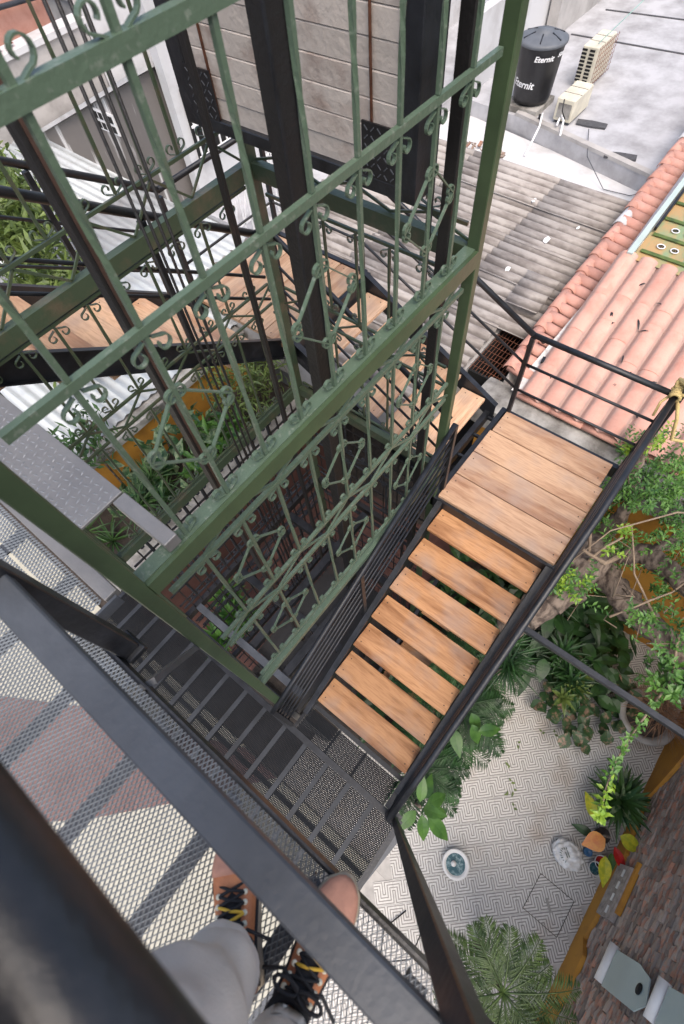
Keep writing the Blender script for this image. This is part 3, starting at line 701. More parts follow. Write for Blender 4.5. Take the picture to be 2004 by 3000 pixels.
part('roof', MB().add([(5.12, 8.2, 5.10), (5.12, 12.9, 3.2), (9.0, 12.9, 3.2), (9.0, 8.2, 5.10), (5.12, 8.2, 5.16), (5.12, 12.9, 3.27), (9.0, 12.9, 3.27), (9.0, 8.2, 5.16)],
     [(3, 2, 1, 0), (4, 5, 6, 7), (0, 1, 5, 4), (1, 2, 6, 5), (2, 3, 7, 6), (3, 0, 4, 7)]), WHITEP, sh)
vt = part('vent', MB().box((5.17, 9.45, 4.0), (5.195, 10.05, 4.32)), PAINT, sh)
for i in range(4):
    for j in range(2): part('slot', MB().box((5.160, 9.5+i*.14, 4.03+j*.15), (5.169, 9.6+i*.14, 4.13+j*.15)), DARK, vt)
wb = root('white_building', 'tall bright white building with a barred window beside the gable shed', 'building', (8, 9, 0))
part('wall', MB().box((5.45, 8.0, 3.182), (14, 8.18, 7.4)), WHITEP, wb)
wn = part('window', MB().box((5.62, 7.96, 3.82), (6.75, 7.998, 4.8)), DARK, wb)
for i in range(8): part('window_bar', MB().box((5.66+i*.15, 7.93, 3.8), (5.685+i*.15, 7.955, 4.82)), PAINT, wn)
for i in range(3): part('window_rail', MB().box((5.6, 7.900, 3.85+i*.45), (6.8, 7.925, 3.88+i*.45)), PAINT, wn)
gt = root('white_gate', 'white lattice grille standing below the white building wall', 'grille', (5.6, 7.0, 3.2))
for i in range(8): part('gate_bar', MB().bar((5.0+i*.16, 6.6, 3.2), (5.0+i*.16, 6.6, 4.25), .02, .02), PAINT, gt)
for i in range(2): part('gate_rail', MB().bar((4.95, 6.6, 3.4+i*.7), (6.2, 6.6, 3.4+i*.7), .02, .03), PAINT, gt)
for i in range(5): part('gate_brace', MB().bar((5.0+i*.2, 6.62, 3.4), (5.2+i*.2, 6.62, 4.1), .014, .014), PAINT, gt)
pw = root('far_parapet', 'beige plastered parapet with a bright white coping, far upper left', 'wall', (4, 13.1, 0))
part('wall', MB().box((-1, 13.05, 2.8), (7.35, 13.35, 4.36)), GREYP, pw)
part('coping', MB().box((-1, 13.0, 4.361), (7.38, 13.45, 4.46)), WHITEP, pw)
part('roof', MB().box((-1, 13.46, 3.5), (7.35, 14.19, 4.0)), WHITE, pw)
part('side_wall', MB().box((7.4, 13.1, 2.8), (12, 13.4, 5.6)), WHITEP, pw)
rw = root('far_brick_house', 'orange brick house wall with grey plaster bands, top left corner', 'building', (6, 14.2, 0))
part('wall', MB().box((-2, 14.2, 3.9), (7.35, 14.6, 9)), REDT, rw)
for z in (5.6, 6.9, 8.0): part('plaster_band', MB().box((-2, 14.15, z), (7.35, 14.198, z+.35)), GREYP, rw)
part('pipe', MB().tube([(0, 14.05, 5.3), (7.2, 14.05, 4.7)], .045, 8), STEELG, rw)
fp = root('flower_pots', 'small red flowers in pots along the white coping', 'plants', (4.5, 13.2, 4.46))
rr = random.Random(9)
for k in range(5):
    x = 4.6+k*.28; m_ = MB()
    for q in range(18): m_.leaf((x, 13.2, 4.5), (rr.uniform(-1,1), rr.uniform(-1,1), rr.uniform(.3,1)), (0,0,1), .09, .06)
    part('blossom', m_, LEAFR, fp)

# ------------------------------------------------------------------ expanded metal mesh decks
def emesh(regions, lx, sy, z, sw, m, name, parent):
    """expanded metal: centred diamonds, long axis along x, each strand a tilted ribbon with thickness"""
    mb = MB(); V = mb.v; F = mb.f
    for (x0, x1, y0, y1) in regions:
        nx = int((x1-x0)/(lx/2)); ny = int((y1-y0)/(sy/2))
        for j in range(ny):
            for i in range(nx):
                if (i+j) % 2: continue
                # strand from (i,j) to (i+1,j+1) and (i+1,j-1)
                ax_, ay = x0+i*lx/2, y0+j*sy/2
                for dy in (1, -1):
                    bx, by = ax_+lx/2, ay+dy*sy/2
                    if by < y0-.0001 or by > y1+.0001: continue
                    o = len(V)
                    V.append((ax_, ay-sw, z-.003)); V.append((ax_, ay+sw, z+.001)); V.append((bx, by+sw, z+.001)); V.append((bx, by-sw, z-.003))
                    F.append((o, o+3, o+2, o+1))
    return stuff(part(name, mb, m, parent))
PH = 1.48; PZ = CZ - PH
dk = root('upper_deck', 'upper galvanised mesh deck the photographer stands on', 'deck', (-.8, 1, PZ-.1))
emesh([(-1.02, -.226, -.62, 2.75)], .0245, .0135, PZ, .0016, MESHM, 'expanded_mesh', dk)
emesh([(-.226, -.133, 1.0, 2.75)], .0245, .0135, PZ, .0016, MESHM, 'expanded_mesh', dk)
part('edge_angle', MB().box((-.229, -.75, PZ-.06), (-.222, .985, PZ+.004)).box((-.245, -.75, PZ-.06), (-.2291, .985, PZ-.054)), STEEL, dk)
part('end_angle', MB().box((-.222, .975, PZ-.06), (-.10, .985, PZ-.004)), STEELG, dk)
for i in range(13):
    y = -.58 + i*.2875
    part('joist', MB().box((-1.1, y-.024, PZ-.012), (-.2605 if y < .98 else -.15, y+.024, PZ-.008)).box((-1.1, y+.018, PZ-.06), (-.2605 if y < .98 else -.15, y+.024, PZ-.0121)), STEELG, dk)
part('deck_edge', MB().box((-1.16, -.75, PZ-.08), (-1.03, 3.7, PZ+.002)), STEELG, dk)
# solid sill strips by the lift
ss = part('sill_strip', MB().cbox((-.134, .99, PZ-.03), (-.085, 1.74, PZ+.006), .002), PLATE, dk)
part('sill_strip', MB().cbox((-.134, 1.745, PZ-.03), (-.085, 2.9, PZ+.004), .002), PLATE, dk)
part('end_plate', MB().box((-1.1, 2.76, PZ-.01), (-.06, 3.7, PZ)), PLATE, dk)
# diamond plate threshold reaching into the shaft
dp = root('threshold_plate', 'grey diamond plate threshold bridging into the lift shaft', 'plate', (0, 2, PZ))
part('plate', MB().cbox((-.0845, 1.27, PZ-.012), (.163, 2.9, PZ+.0), .002), PLATE, dp)
lug = MB().lathe([(0, 0)], (0,0,0), 3)
lm = MB(); lm.add([(-.0135, 0, 0), (0, -.0036, 0), (.0135, 0, 0), (0, .0036, 0), (0, 0, .0045)], [(0, 1, 4), (1, 2, 4), (2, 3, 4), (3, 0, 4)]); lme = lm.mesh('raised_lug', LUG)
k = 0
for i in range(9):
    for j in range(58):
        if k >= 296: break
        x, y = -.07 + i*.028, 1.285 + j*.028
        if y > 2.3: continue
        part('raised_lug', lme, None, dp, (x, y, PZ+.0), (0, 0, R(20 if (i+j) % 2 else 110))); k += 1
tb = MB().cbox((.112, .985, PZ-.06), (.168, 1.265, PZ-.004), .003); tag(part('sill_tube', tb, PLATE), 'short grey box tube between the diamond plate and the green beam', 'tube')

# ------------------------------------------------------------------ guard rail in front of the photographer
gr_ = root('deck_railing', 'blurred dark railing in the foreground of the upper deck', 'railing', (-.2, .5, PZ))
part('top_rail', MB().tube([(-.212, -1.4, CZ-.40), (-.212, 3.2, CZ-.40)], .044, 24), STEEL, gr_)
part('mid_rail', MB().cbox((-.232, -1.4, CZ-.93), (-.171, 3.2, CZ-.90), .004), STEELG, gr_)
part('post', MB().cbox((-.219, .815, PZ-.04), (-.162, .875, CZ-.44), .003), STEEL, gr_)
part('post', MB().cbox((-.188, 2.4, PZ-.12), (-.136, 2.46, CZ-.44), .003), STEEL, gr_)
part('post_foot', MB().cbox((-.2205, .80, PZ-.07), (-.155, .89, PZ-.042), .003), STEEL, gr_)

bp_ = root('corner_post', 'tall black steel post rising from the lower deck past the tiled patio', 'post', (-.145, -.23, 0))
part('shaft', MB().cbox((-.167, -.250, CZ-5.02), (-.122, -.212, CZ-.2), .003), STEEL, bp_)
part('base_plate', MB().box((-.20, -.28, CZ-5.03), (-.09, -.18, CZ-5.021)), STEEL, bp_)

# ------------------------------------------------------------------ lower mesh deck
DH = 5.0; DZ = CZ - DH
ld = root('lower_deck', 'dark mesh deck at the foot of the wooden stair', 'deck', (-.6, 1, DZ-.1))
emesh([(-1.22, -.18, -.25, 3.3), (-.17, .11, -.10, .90)], .027, .015, DZ, .0047, MESHD, 'expanded_mesh', ld)  # dense dark mesh, strands widened further to stand in for shade below it
part('edge_beam', MB().box((-.18, -.30, DZ-.11), (-.125, 3.4, DZ+.006)), STEEL, ld)
part('end_beam', MB().box((-1.25, -.305, DZ-.11), (-.1805, -.255, DZ+.006)), STEEL, ld)
part('step_frame', MB().box((-.12, -.155, DZ-.10), (.16, -.11, DZ+.004)).box((-.12, .90, DZ-.10), (.16, .93, DZ+.004)).box((.115, -.1095, DZ-.10), (.155, .8995, DZ+.003)), STEEL, ld)
part('step_rib', MB().box((-.12, .25, DZ-.04), (.114, .27, DZ-.006)), STEEL, ld)
part('step_rib', MB().box((-.12, .55, DZ-.04), (.114, .57, DZ-.006)), STEEL, ld)
for i in range(14):
    y = -.02 + i*.252
    part('joist', MB().box((-1.25, y-.022, DZ-.05), (-.1805, y+.022, DZ+.004)), STEELD, ld)
for i in range(2): part('cross_joist', MB().box((-.66-i*.44, -.25, DZ-.08), (-.62-i*.44, 3.3, DZ-.051)), STEEL, ld)
part('outer_tube', MB().bar((-2.0, -.16, CZ-5.35), (-.17, -.345, CZ-5.15), .05, .05), STEELG, ld)
db = MB().bar((-.232, .71, PZ-.08), (-.06, 2.05, CZ-4.85), .05, .05)
tag(part('diagonal_brace', MB().bar((-.225, .70, PZ-.03), (-.085, 1.03, CZ-2.35), .055, .02), STEELG), 'short grey diagonal brace between the upper deck edge and green post', 'brace')

# ------------------------------------------------------------------ stairs
SCREW = MB().lathe([(0, .0012), (.004, .0012), (.0055, 0), (.0055, -.002)], (0, 0, 0), 8).mesh('screw', DIRT)
def screws(o, x0, x1, y0, y1, z, along):
    for ex in (0, 1):
        for ey in (0, 1):
            x = (x0+.045 if ex == 0 else x1-.045) if along == 'x' else (x0+(x1-x0)*(.25 if ex == 0 else .75))
            y = (y0+.045 if ey == 0 else y1-.045) if along == 'y' else (y0+(y1-y0)*(.25 if ey == 0 else .75))
            part('screw', SCREW, None, o, (x, y, z+.002))
def plank(x0, x1, y0, y1, h, m, parent, name='tread', th=.035):
    cx_, cy_ = (x0+x1)/2, (y0+y1)/2
    mb = MB().cbox((x0-cx_, y0-cy_, -th), (x1-cx_, y1-cy_, 0), .0035)
    o = part(name, mb, m, parent, (cx_, cy_, CZ-h+U(-.0015, .0015)), (U(-.002,.002), U(-.002,.002), U(-.004, .004)))
    screws(o, x0, x1, y0, y1, CZ-h, 'y' if y1-y0 > x1-x0 else 'x')
    return o
# flight 1 rises along +x
s1 = root('stair_flight', 'flight of seven wooden treads rising to the plank landing', 'stairs', (1, .4, DZ), 'wooden stair flights round the lift')
NX = [.18 + .278*k for k in range(7)]; NH = [4.86 - .141*k for k in range(7)]
for k in range(7): plank(NX[k], NX[k]+.25, -.103, .873, NH[k], WOODY, s1)
def channel(p, q, ht, depth, parent, side, name='stringer', m=STEEL):
    """C channel stringer: web plus two flanges, p and q on its top edge"""
    p, q = Vector(p), Vector(q); dn = Vector((0, 0, -ht)); s_ = Vector(side)*depth; th = Vector(side)*.008; mb = MB()
    def slab(a, b, v1, v2):
        vs = [a, b, b+v1, a+v1, a+v2, b+v2, b+v1+v2, a+v1+v2]
        mb.add(vs, [(0,1,2,3),(7,6,5,4),(0,4,5,1),(1,5,6,2),(2,6,7,3),(3,7,4,0)])
    slab(p, q, dn, th); t8 = Vector((0,0,-.010)); slab(p+th, q+th, s_-th, t8); slab(p+dn-t8+th, q+dn-t8+th, s_-th, t8)
    return part(name, mb, m, parent)
channel((.02, .882, CZ-4.95), (2.13, .882, CZ-3.895), .20, .05, s1, (0, 1, 0))
channel((.02, -.112, CZ-4.95), (2.13, -.112, CZ-3.895), .20, .07, s1, (0, -1, 0))
for k in range(7):
    part('tread_bracket', MB().box((NX[k]+.02, .85, CZ-NH[k]-.066), (NX[k]+.23, .881, CZ-NH[k]-.037)), STEEL, s1)
    part('tread_bracket', MB().box((NX[k]+.02, -.111, CZ-NH[k]-.066), (NX[k]+.23, -.08, CZ-NH[k]-.037)), STEEL, s1)
# landing 1
l1 = root('plank_landing', 'square landing of four wooden planks beside the red tile roof', 'landing', (2.7, .4, CZ-4.1))
for a, b in ((2.115, 2.398), (2.406, 2.693), (2.701, 2.992)): plank(a, b, -.158, .945, 3.87, WOODL, l1, 'plank')
plank(3.0, 3.275, -.12, .93, 3.87, WOODL, l1, 'plank')
for x in (2.09, 3.285): part('frame', MB().box((x-.0, -.21, CZ-4.05), (x+.045, 1.0, CZ-3.908)), STEEL, l1)
for y in (-.215, .952): part('frame', MB().box((2.136, y, CZ-4.02), (3.284, y+.045, CZ-3.90)), STEEL, l1)
# gap tray between landing and second flight
for y in (1.06,): part('tray_beam', MB().box((2.12, y, CZ-4.0), (3.284, y+.05, CZ-3.88)), STEEL, l1)
for x in (2.35, 2.62, 2.9, 3.15): part('tray_bar', MB().box((x, .998, CZ-3.96), (x+.025, 1.0595, CZ-3.93)), STEEL, l1)
# flight 2 rises along +y
s2 = root('stair_flight', 'short flight of five pale treads climbing behind the lift shaft', 'stairs', (2.7, 1.8, CZ-4), 'wooden stair flights round the lift')
for k in range(5): plank(2.22, 3.17, 1.135+.28*k, 1.385+.28*k, 3.727-.1435*k, WOODX, s2)
channel((3.18, 1.02, CZ-3.78), (3.18, 2.60, CZ-2.96), .20, .05, s2, (1, 0, 0)); channel((2.21, 1.02, CZ-3.78), (2.21, 2.60, CZ-2.96), .20, .05, s2, (-1, 0, 0))
l2 = root('plank_landing', 'upper corner landing of pale planks behind the lift shaft', 'landing', (2.7, 3.1, CZ-3.2))
for k in range(4): plank(2.11, 3.21, 2.57+.272*k, 2.57+.264+.272*k, 3.01, WOODX, l2, 'plank')
part('frame', MB().box((2.11, 2.53, CZ-3.22), (3.26, 2.565, CZ-3.02)), STEEL, l2); part('frame', MB().box((3.215, 2.5655, CZ-3.2), (3.26, 3.72, CZ-3.0)), STEEL, l2)
part('frame', MB().box((2.11, 3.67, CZ-3.2), (3.2145, 3.715, CZ-3.03)), STEEL, l2)
# flight 3 rises along -x
s3 = root('stair_flight', 'upper flight of wide pale treads along the back of the lift', 'stairs', (1, 3.1, CZ-3), 'wooden stair flights round the lift')
for k in range(7): plank(1.888-.276*k-.30, 1.888-.276*k, 2.66, 3.63, 2.857-.199*k, WOODP, s3)
channel((2.12, 2.62, CZ-2.965), (-.06, 2.62, CZ-1.41), .21, .04, s3, (0, -1, 0)); channel((2.12, 3.64, CZ-2.99), (-.06, 3.64, CZ-1.42), .21, .05, s3, (0, 1, 0))
# lower flight glimpsed between treads
s0 = root('stair_flight', 'shaded lower flight of boards glimpsed between the seven treads', 'stairs', (1.4, .4, 0), 'wooden stair flights round the lift')
for k in range(5): plank(1.1+.26*k, 1.34+.26*k, -.05, .87, 7.9-.17*k, WOODY, s0)
channel((.9, .9, CZ-8.0), (2.6, .9, CZ-6.9), .18, .05, s0, (0, 1, 0)); channel((.9, -.07, CZ-8.0), (2.6, -.07, CZ-6.9), .18, .05, s0, (0, -1, 0))

# ------------------------------------------------------------------ handrails
def handrail(label, tops, posts, drops=(.30, .60), r=.021, r2=.011, bal=None):
    a = root('handrail', label, 'handrail', Vector(tops[0]) - Vector((0, 0, .92)), 'black tube handrails of the stairs')
    part('top_rail', MB().tube(tops, r, 14), STEEL, a)
    for d in drops: part('lower_rail', MB().tube([Vector(p) - Vector((0, 0, d)) for p in tops], r2, 8), STEEL, a)
    for (x, y, h0, h1) in posts: part('post', MB().cbox((x-.019, y-.019, CZ-h0), (x+.019, y+.019, CZ-h1-.015), .002), STEEL, a)
    if bal:
        for p, q in bal: part('baluster', MB().bar(p, q, .01, .01), STEEL, a)
    return a
# left rail of flight 1, up to the landing corner then along flight 2
bal = []
for k in range(16):
    x = .05 + k*.135; z = CZ - (4.07 - (x+.14)*.47)
    bal.append(((x, .955, z-.02), (x, .955, z-.80)))
handrail('black handrail on the lift side of the seven treads', [(-.14, .955, CZ-4.11), (.15, .955, CZ-4.0), (2.2, .955, CZ-2.975)],
         [(-.13, .955, 5.0, 4.09), (1.02, .955, 4.6, 3.56), (2.2, .955, 3.95, 2.975)], (.14, .26, .38, .52, .66), .021, .009)
handrail('black handrail on the lift side of the short second flight', [(2.2, 1.0, CZ-2.95), (2.195, 2.56, CZ-2.06), (2.10, 2.60, CZ-2.03)],
         [(2.195, 2.56, 3.1, 2.08)], (.25, .45, .65))
# right rail of flight 1, past the landing
handrail('black handrail on the patio side of the seven treads', [(-.155, -.165, CZ-4.22), (.2, -.172, CZ-3.95), (2.1, -.187, CZ-2.97), (3.30, -.187, CZ-2.95)],
         [(-.15, -.165, 5.0, 4.25), (3.30, -.187, 3.95, 2.96)], (.36, .66, .86), .024, .016)
handrail('black handrail in front of the red tile roof, beside the rope', [(3.30, -.187, CZ-2.945), (3.285, .92, CZ-2.945)], [(3.285, .92, 3.98, 2.95)], (.31, .62), .023, .012)
handrail('black handrail on the roof side of the short second flight', [(3.285, .92, CZ-2.945), (3.23, 2.60, CZ-2.10), (3.23, 3.66, CZ-2.08), (2.12, 3.66, CZ-2.07)],
         [(3.23, 2.60, 3.1, 2.1), (3.23, 3.66, 3.1, 2.1), (2.12, 3.66, 3.1, 2.1)], (.31, .62), .023, .012)
handrail('black handrail on the far side of the upper flight', [(2.12, 3.66, CZ-2.065), (.1, 3.66, CZ-.74), (-.9, 3.66, CZ-.62)], [(1.3, 3.66, 2.5, 1.55), (.2, 3.66, 1.75, .82)], (.36, .70), .024, .012)
handrail('black handrail along the lift side of the upper flight', [(2.10, 2.61, CZ-2.04), (.1, 2.61, CZ-.66), (-.9, 2.61, CZ-.55)], [(1.35, 2.61, 2.5, 1.54)], (.33, .52), .024, .012)
# wedge shaped stay at the rope corner
tag(part('corner_stay', MB().cbox((3.28, -.245, CZ-3.9), (3.36, -.2105, CZ-2.2), .004), STEEL), 'black flat stay rising beside the knotted rope, right edge', 'post')
tag(part('wall_strut', MB().cbox((1.69, -2.89, CZ-4.42), (1.74, -.165, CZ-4.37), .003), STEEL), 'long black steel strut from the stair across to the brick wall', 'strut')

# ------------------------------------------------------------------ lift shaft
XA0, XA1, XB0, XB1, YF, YB = -.077, -.017, 2.090, 2.142, .97, 2.50
sf = root('lift_shaft_frame', 'open green steel lift shaft frame with scrolled grille panels', 'lift shaft', (1, 1.7, 0))
BOT = 8.25
def post(x0, x1, y0, y1, m=GREEN, top=-1.6): return part('post', MB().cbox((x0, y0, CZ-BOT), (x1, y1, CZ-top), .004), m, sf)
pa = part('post', MB().cbox((XA0, YF, CZ-4.28), (XA1, YF+.065, CZ+1.6), .004), GREEN, sf)
part('post', MB().cbox((XA0, YF, CZ-BOT), (XA1, YF+.065, CZ-4.281), .004), STEEL, sf, label='black painted foot of the near post')
post(XB0, XB1, YF, YF+.065)
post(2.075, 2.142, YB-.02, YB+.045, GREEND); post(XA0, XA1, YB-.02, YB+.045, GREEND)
def beam(a, b, wd=.055, ht=.092, m=GREEN, par=sf, name='beam'):
    return part(name, MB().bar(a, b, wd, ht), m, par)
bz = CZ - 1.605
beam((XA1, YF+.036, bz), (XB0, YF+.036, bz), .078, .088)
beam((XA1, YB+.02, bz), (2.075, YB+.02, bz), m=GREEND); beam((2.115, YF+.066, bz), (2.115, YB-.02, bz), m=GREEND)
# thin strip on the beam top, sky reflection put into its paler green
part('skylit_beam_top', MB().bar((XA1, YF+.045, bz+.047), (XB0, YF+.045, bz+.047), .058, .005), GREENW, sf)
for hb in (3.50, 5.05, 6.9):
    m_ = GREEND if hb < 4 else RUST
    beam((XA1, YB+.02, CZ-hb), (2.075, YB+.02, CZ-hb), m=m_); beam((2.115, YF+.066, CZ-hb), (2.115, YB-.02, CZ-hb), m=m_)
beam((XA1, YF+.028, CZ-3.47), (XB0, YF+.028, CZ-3.47), .05, .05, GREENW)
beam((XA1, YF+.028, CZ-5.05), (XB0, YF+.028, CZ-5.05), m=RUST)
beam((.13, YF+.07, CZ-5.0), (.13, YB-.02, CZ-5.0), .07, .06, STEELG); beam((-.047, YF+.066, CZ-5.0), (-.047, YB-.02, CZ-5.0), m=STEEL)
beam((-.047, YF+.066, CZ-8.2), (-.047, YB-.02, CZ-8.2), m=STEEL)

def ribbon(pts, wd, th, axis=(0, 1, 0)):
    """flat bar bent along pts, its width along axis"""
    m_ = MB(); pts = [Vector(p) for p in pts]; ax_ = Vector(axis)*wd/2; vs = []
    for k, p in enumerate(pts):
        d = (pts[min(k+1, len(pts)-1)] - pts[max(k-1, 0)]).normalized(); n = d.cross(Vector(axis)).normalized()*th/2
        vs += [p-ax_-n, p+ax_-n, p+ax_+n, p-ax_+n]
    fs = [(3,2,1,0), tuple((len(pts)-1)*4+i for i in range(4))]
    for k in range(len(pts)-1):
        for i in range(4): j = (i+1) % 4; fs.append((k*4+i, k*4+j, k*4+4+j, k*4+4+i))
    return m_.add(vs, fs)
def curl_pts(x, z, r_, side, a0=90, turn=300, n=13):
    pts = []
    for k in range(n):
        t = k/(n-1); a = R(a0) - side*R(turn)*t; rr_ = r_*(1 - .45*t)
        pts.append((x + rr_*math.cos(a), 0, z + rr_*math.sin(a)))
    return pts
def pair_mesh(r_=.024, up=False, m=GREENW):
    """two curls hanging either side of a picket below a rail"""
    mb = MB(); s_ = 1 if not up else -1
    for sd_ in (1, -1):
        pts = [(sd_*.012, 0, s_*.0)] + [(p[0], 0, s_*p[2]) for p in curl_pts(sd_*(.014+r_), -r_-.012, r_, sd_, 90, 310)]
        rb_ = ribbon(pts, .014, .004); mb.add(rb_.v, rb_.f)
    return mb
def diamond_mesh(hs=.165):
    mb = MB(); c = [(0, hs), (hs, 0), (0, -hs), (-hs, 0)]
    for k in range(4):
        a, b = Vector((c[k][0], 0, c[k][1])), Vector((c[(k+1) % 4][0], 0, c[(k+1) % 4][1])); d = (b-a).normalized(); n = Vector((-d.z, 0, d.x))
        if n.dot((a+b)/2) > 0: n = -n
        pts = []
        for e_, s_ in ((a, 1), (b, -1)):
            r_ = .024; cc_ = e_ + d*s_*.004 + n*r_; pl_ = []
            for q in range(10):
                an = math.pi*1.55*(1 - q/9); v = (-n*math.cos(an) - d*s_*math.sin(an))*r_*(.62+.38*q/9)
                pl_.append(cc_ + v)
            pts += pl_ if s_ == 1 else pl_[::-1]
        rb_ = ribbon(pts, .013, .005); mb.add(rb_.v, rb_.f)
    return mb
pk_cache = {}
def picket(x, y, h0, h1, m, wd=.0145, tw=math.pi/2):
    key = (round(h1-h0, 3), m.name, wd)
    if key not in pk_cache: pk_cache[key] = MB().bar((0, 0, 0), (0, 0, h1-h0), wd, wd, twist=tw, seg=8).mesh('picket', m)
    return part('picket', pk_cache[key], None, sf, (x, y, CZ-h1))
pair_f = {}
def face(x0, pitch, n, ypl, rails, panels, m, along='x', dia=(), zig=(), rw=.024):
    """rails (h list), panels (h0,h1,curls_top,curls_bottom); along='y' lays the grille on a plane of constant x"""
    def pos(u, h): return (u, ypl, CZ-h) if along == 'x' else (ypl, u, CZ-h)
    u0, u1 = x0 - pitch*.0, x0 + pitch*n
    rz = 0 if along == 'x' else math.pi/2
    for h in rails: part('rail', MB().bar(pos(u0+.03, h), pos(u1-.03, h), rw*.8, rw), m, sf)
    if m.name not in pair_f: pair_f[m.name] = (pair_mesh().mesh('scroll', m), pair_mesh(up=True).mesh('scroll', m), diamond_mesh().mesh('diamond_scroll', m))
    dn_, up_, dm_ = pair_f[m.name]
    for (h0, h1, ct, cb) in panels:
        for k in range(1, n):
            u = x0 + pitch*k; p = pos(u, 0); picket(p[0], p[1], h0, h1, m)
            if ct: part('scroll', dn_, None, sf, pos(u, h0+.012), (0, 0, rz))
            if cb: part('scroll', up_, None, sf, pos(u, h1-.002), (0, 0, rz))
        for k in dia: part('diamond_scroll', dm_, None, sf, pos(x0+pitch*k, (h0+h1)/2), (0, 0, rz))
    for (h0, h1, ph) in zig:
        k = ph; top = False; pts = []
        while k <= n: pts.append(pos(x0+pitch*k, h0 if top else h1)); top = not top; k += 1
        for a, b in zip(pts, pts[1:]): part('zigzag_bar', MB().bar(a, b, .010, .013), m, sf)
FP = .2097; FX = -.012
face(FX, FP, 10, YF+.034, (.345,), (), GREENW, rw=.034)
face(FX, FP, 10, YF+.034, (.805,), ((-.75, .335, False, True), (.357, .79, False, False), (.82, 1.553, True, True)), GREENW, rw=.026)
# keep diamonds on their own panel
dmesh = pair_f[GREENW.name][2]
for k in (2, 5, 8):
    for hh_ in (1.17, 2.12, 2.98): part('diamond_scroll', dmesh, None, sf, (FX+FP*k, YF+.034, CZ-hh_))
face(FX, FP, 10, YF+.034, (1.765, 2.455, 2.60, 3.375), ((1.777, 2.443, True, True), (2.612, 3.363, True, True)), GREENW, zig=((1.655, 1.755, 1), (2.468, 2.588, 0), (3.385, 3.45, 0)))
# back and side grilles
BX = -.012; BPT = .207
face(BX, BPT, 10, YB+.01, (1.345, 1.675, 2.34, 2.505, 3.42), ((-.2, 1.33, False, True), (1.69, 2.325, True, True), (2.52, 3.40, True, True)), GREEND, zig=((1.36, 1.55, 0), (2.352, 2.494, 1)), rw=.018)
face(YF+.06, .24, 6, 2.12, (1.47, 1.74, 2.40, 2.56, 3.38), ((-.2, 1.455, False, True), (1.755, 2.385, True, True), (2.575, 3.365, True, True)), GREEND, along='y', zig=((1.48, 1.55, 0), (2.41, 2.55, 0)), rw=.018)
face(BX, BPT, 10, YB+.01, (4.1, 4.25, 4.85, 5.3, 5.45), ((3.52, 4.09, True, True), (4.26, 4.84, True, True), (5.46, 6.2, True, False)), STEELD, zig=((4.11, 4.24, 0), (5.31, 5.44, 1)), rw=.018)
face(YF+.06, .24, 6, 2.12, (4.1, 4.25, 4.85, 5.3), ((3.52, 4.09, True, True), (4.26, 4.84, True, True)), STEELD, along='y', zig=((4.11, 4.24, 0),), rw=.018)
# dark lower grilles, deep in the shaft
lg = root('lower_shaft_grille', 'rusty dark grid of bars deep inside the lift shaft', 'grille', (1, 2.5, 0))
for h in (3.7, 3.9, 4.2, 4.5, 4.75, 5.25, 5.5, 5.8, 6.05, 6.3, 6.7, 7.1, 7.4, 7.7): part('rail', MB().bar((0, YB+.01, CZ-h), (2.07, YB+.01, CZ-h), .014, .016), RUST, lg); part('rail', MB().bar((2.12, YF+.08, CZ-h), (2.12, YB, CZ-h), .014, .016), RUST, lg)
for k in range(1, 20): part('bar', MB().bar((k*.104, YB+.012, CZ-8.2), (k*.104, YB+.012, CZ-3.58), .013, .013), RUST, lg)
for k in range(1, 9): part('bar', MB().bar((2.122, YF+.07+k*.17, CZ-8.2), (2.122, YF+.07+k*.17, CZ-3.58), .009, .009), RUST, lg)

for k, (x0, y0, x1, y1, h) in enumerate(((.1, 1.3, 2.05, 1.3, 5.05), (.1, 1.75, 2.05, 1.75, 5.05), (.7, 1.0, .7, 2.48, 5.12), (1.55, 1.0, 1.55, 2.48, 5.12), (.1, 2.1, 2.05, 2.1, 6.9))):
    part('pit_beam', MB().bar((x0, y0, CZ-h), (x1, y1, CZ-h), .08, .09), STEEL, lg)
part('pit_plate', MB().box((.175, 1.345, CZ-5.105), (.655, 1.70, CZ-5.098)), RUST, lg); part('pit_plate', MB().box((.745, 1.345, CZ-5.105), (1.50, 1.70, CZ-5.098)), RUST, lg); part('pit_plate', MB().box((.175, 1.04, CZ-5.105), (1.4, 1.25, CZ-5.098)), RUST, lg)
# guide posts, cables, counterweight
def gpost(x0, x1, y0, y1, label, m=RUST, bot=BOT):
    a = root('guide_post', label, 'guide post', ((x0+x1)/2, (y0+y1)/2, 0), 'black lift guide posts')
    part('web', MB().cbox((x0, y0, CZ-bot), (x1, y1, CZ+1.6), .003), m, a)
    return a
wide = gpost(1.24, 1.33, 1.30, 1.365, 'widest black guide post, in front of the concrete counterweight'); part('flange', MB().box((1.236, 1.294, CZ-BOT), (1.247, 1.2995, CZ+1.6)).box((1.32, 1.294, CZ-BOT), (1.331, 1.2995, CZ+1.6)), STEEL, wide)
nearp = gpost(.53, .56, 1.40, 1.455, 'black guide post in front of the green bars, left of the cables'); part('flange', MB().box((.543, 1.396, CZ-BOT), (.556, 1.3995, CZ+1.6)), RUST2, nearp)
gpost(1.435, 1.455, 1.917, 1.957, 'thin black guide rail left of the widest post')
gpost(2.00, 2.055, 1.09, 1.15, 'rusty black guide post beside the right green corner post'); gpost(1.965, 1.985, 1.175, 1.20, 'narrow black guide rail against the counterweight frame', STEEL)
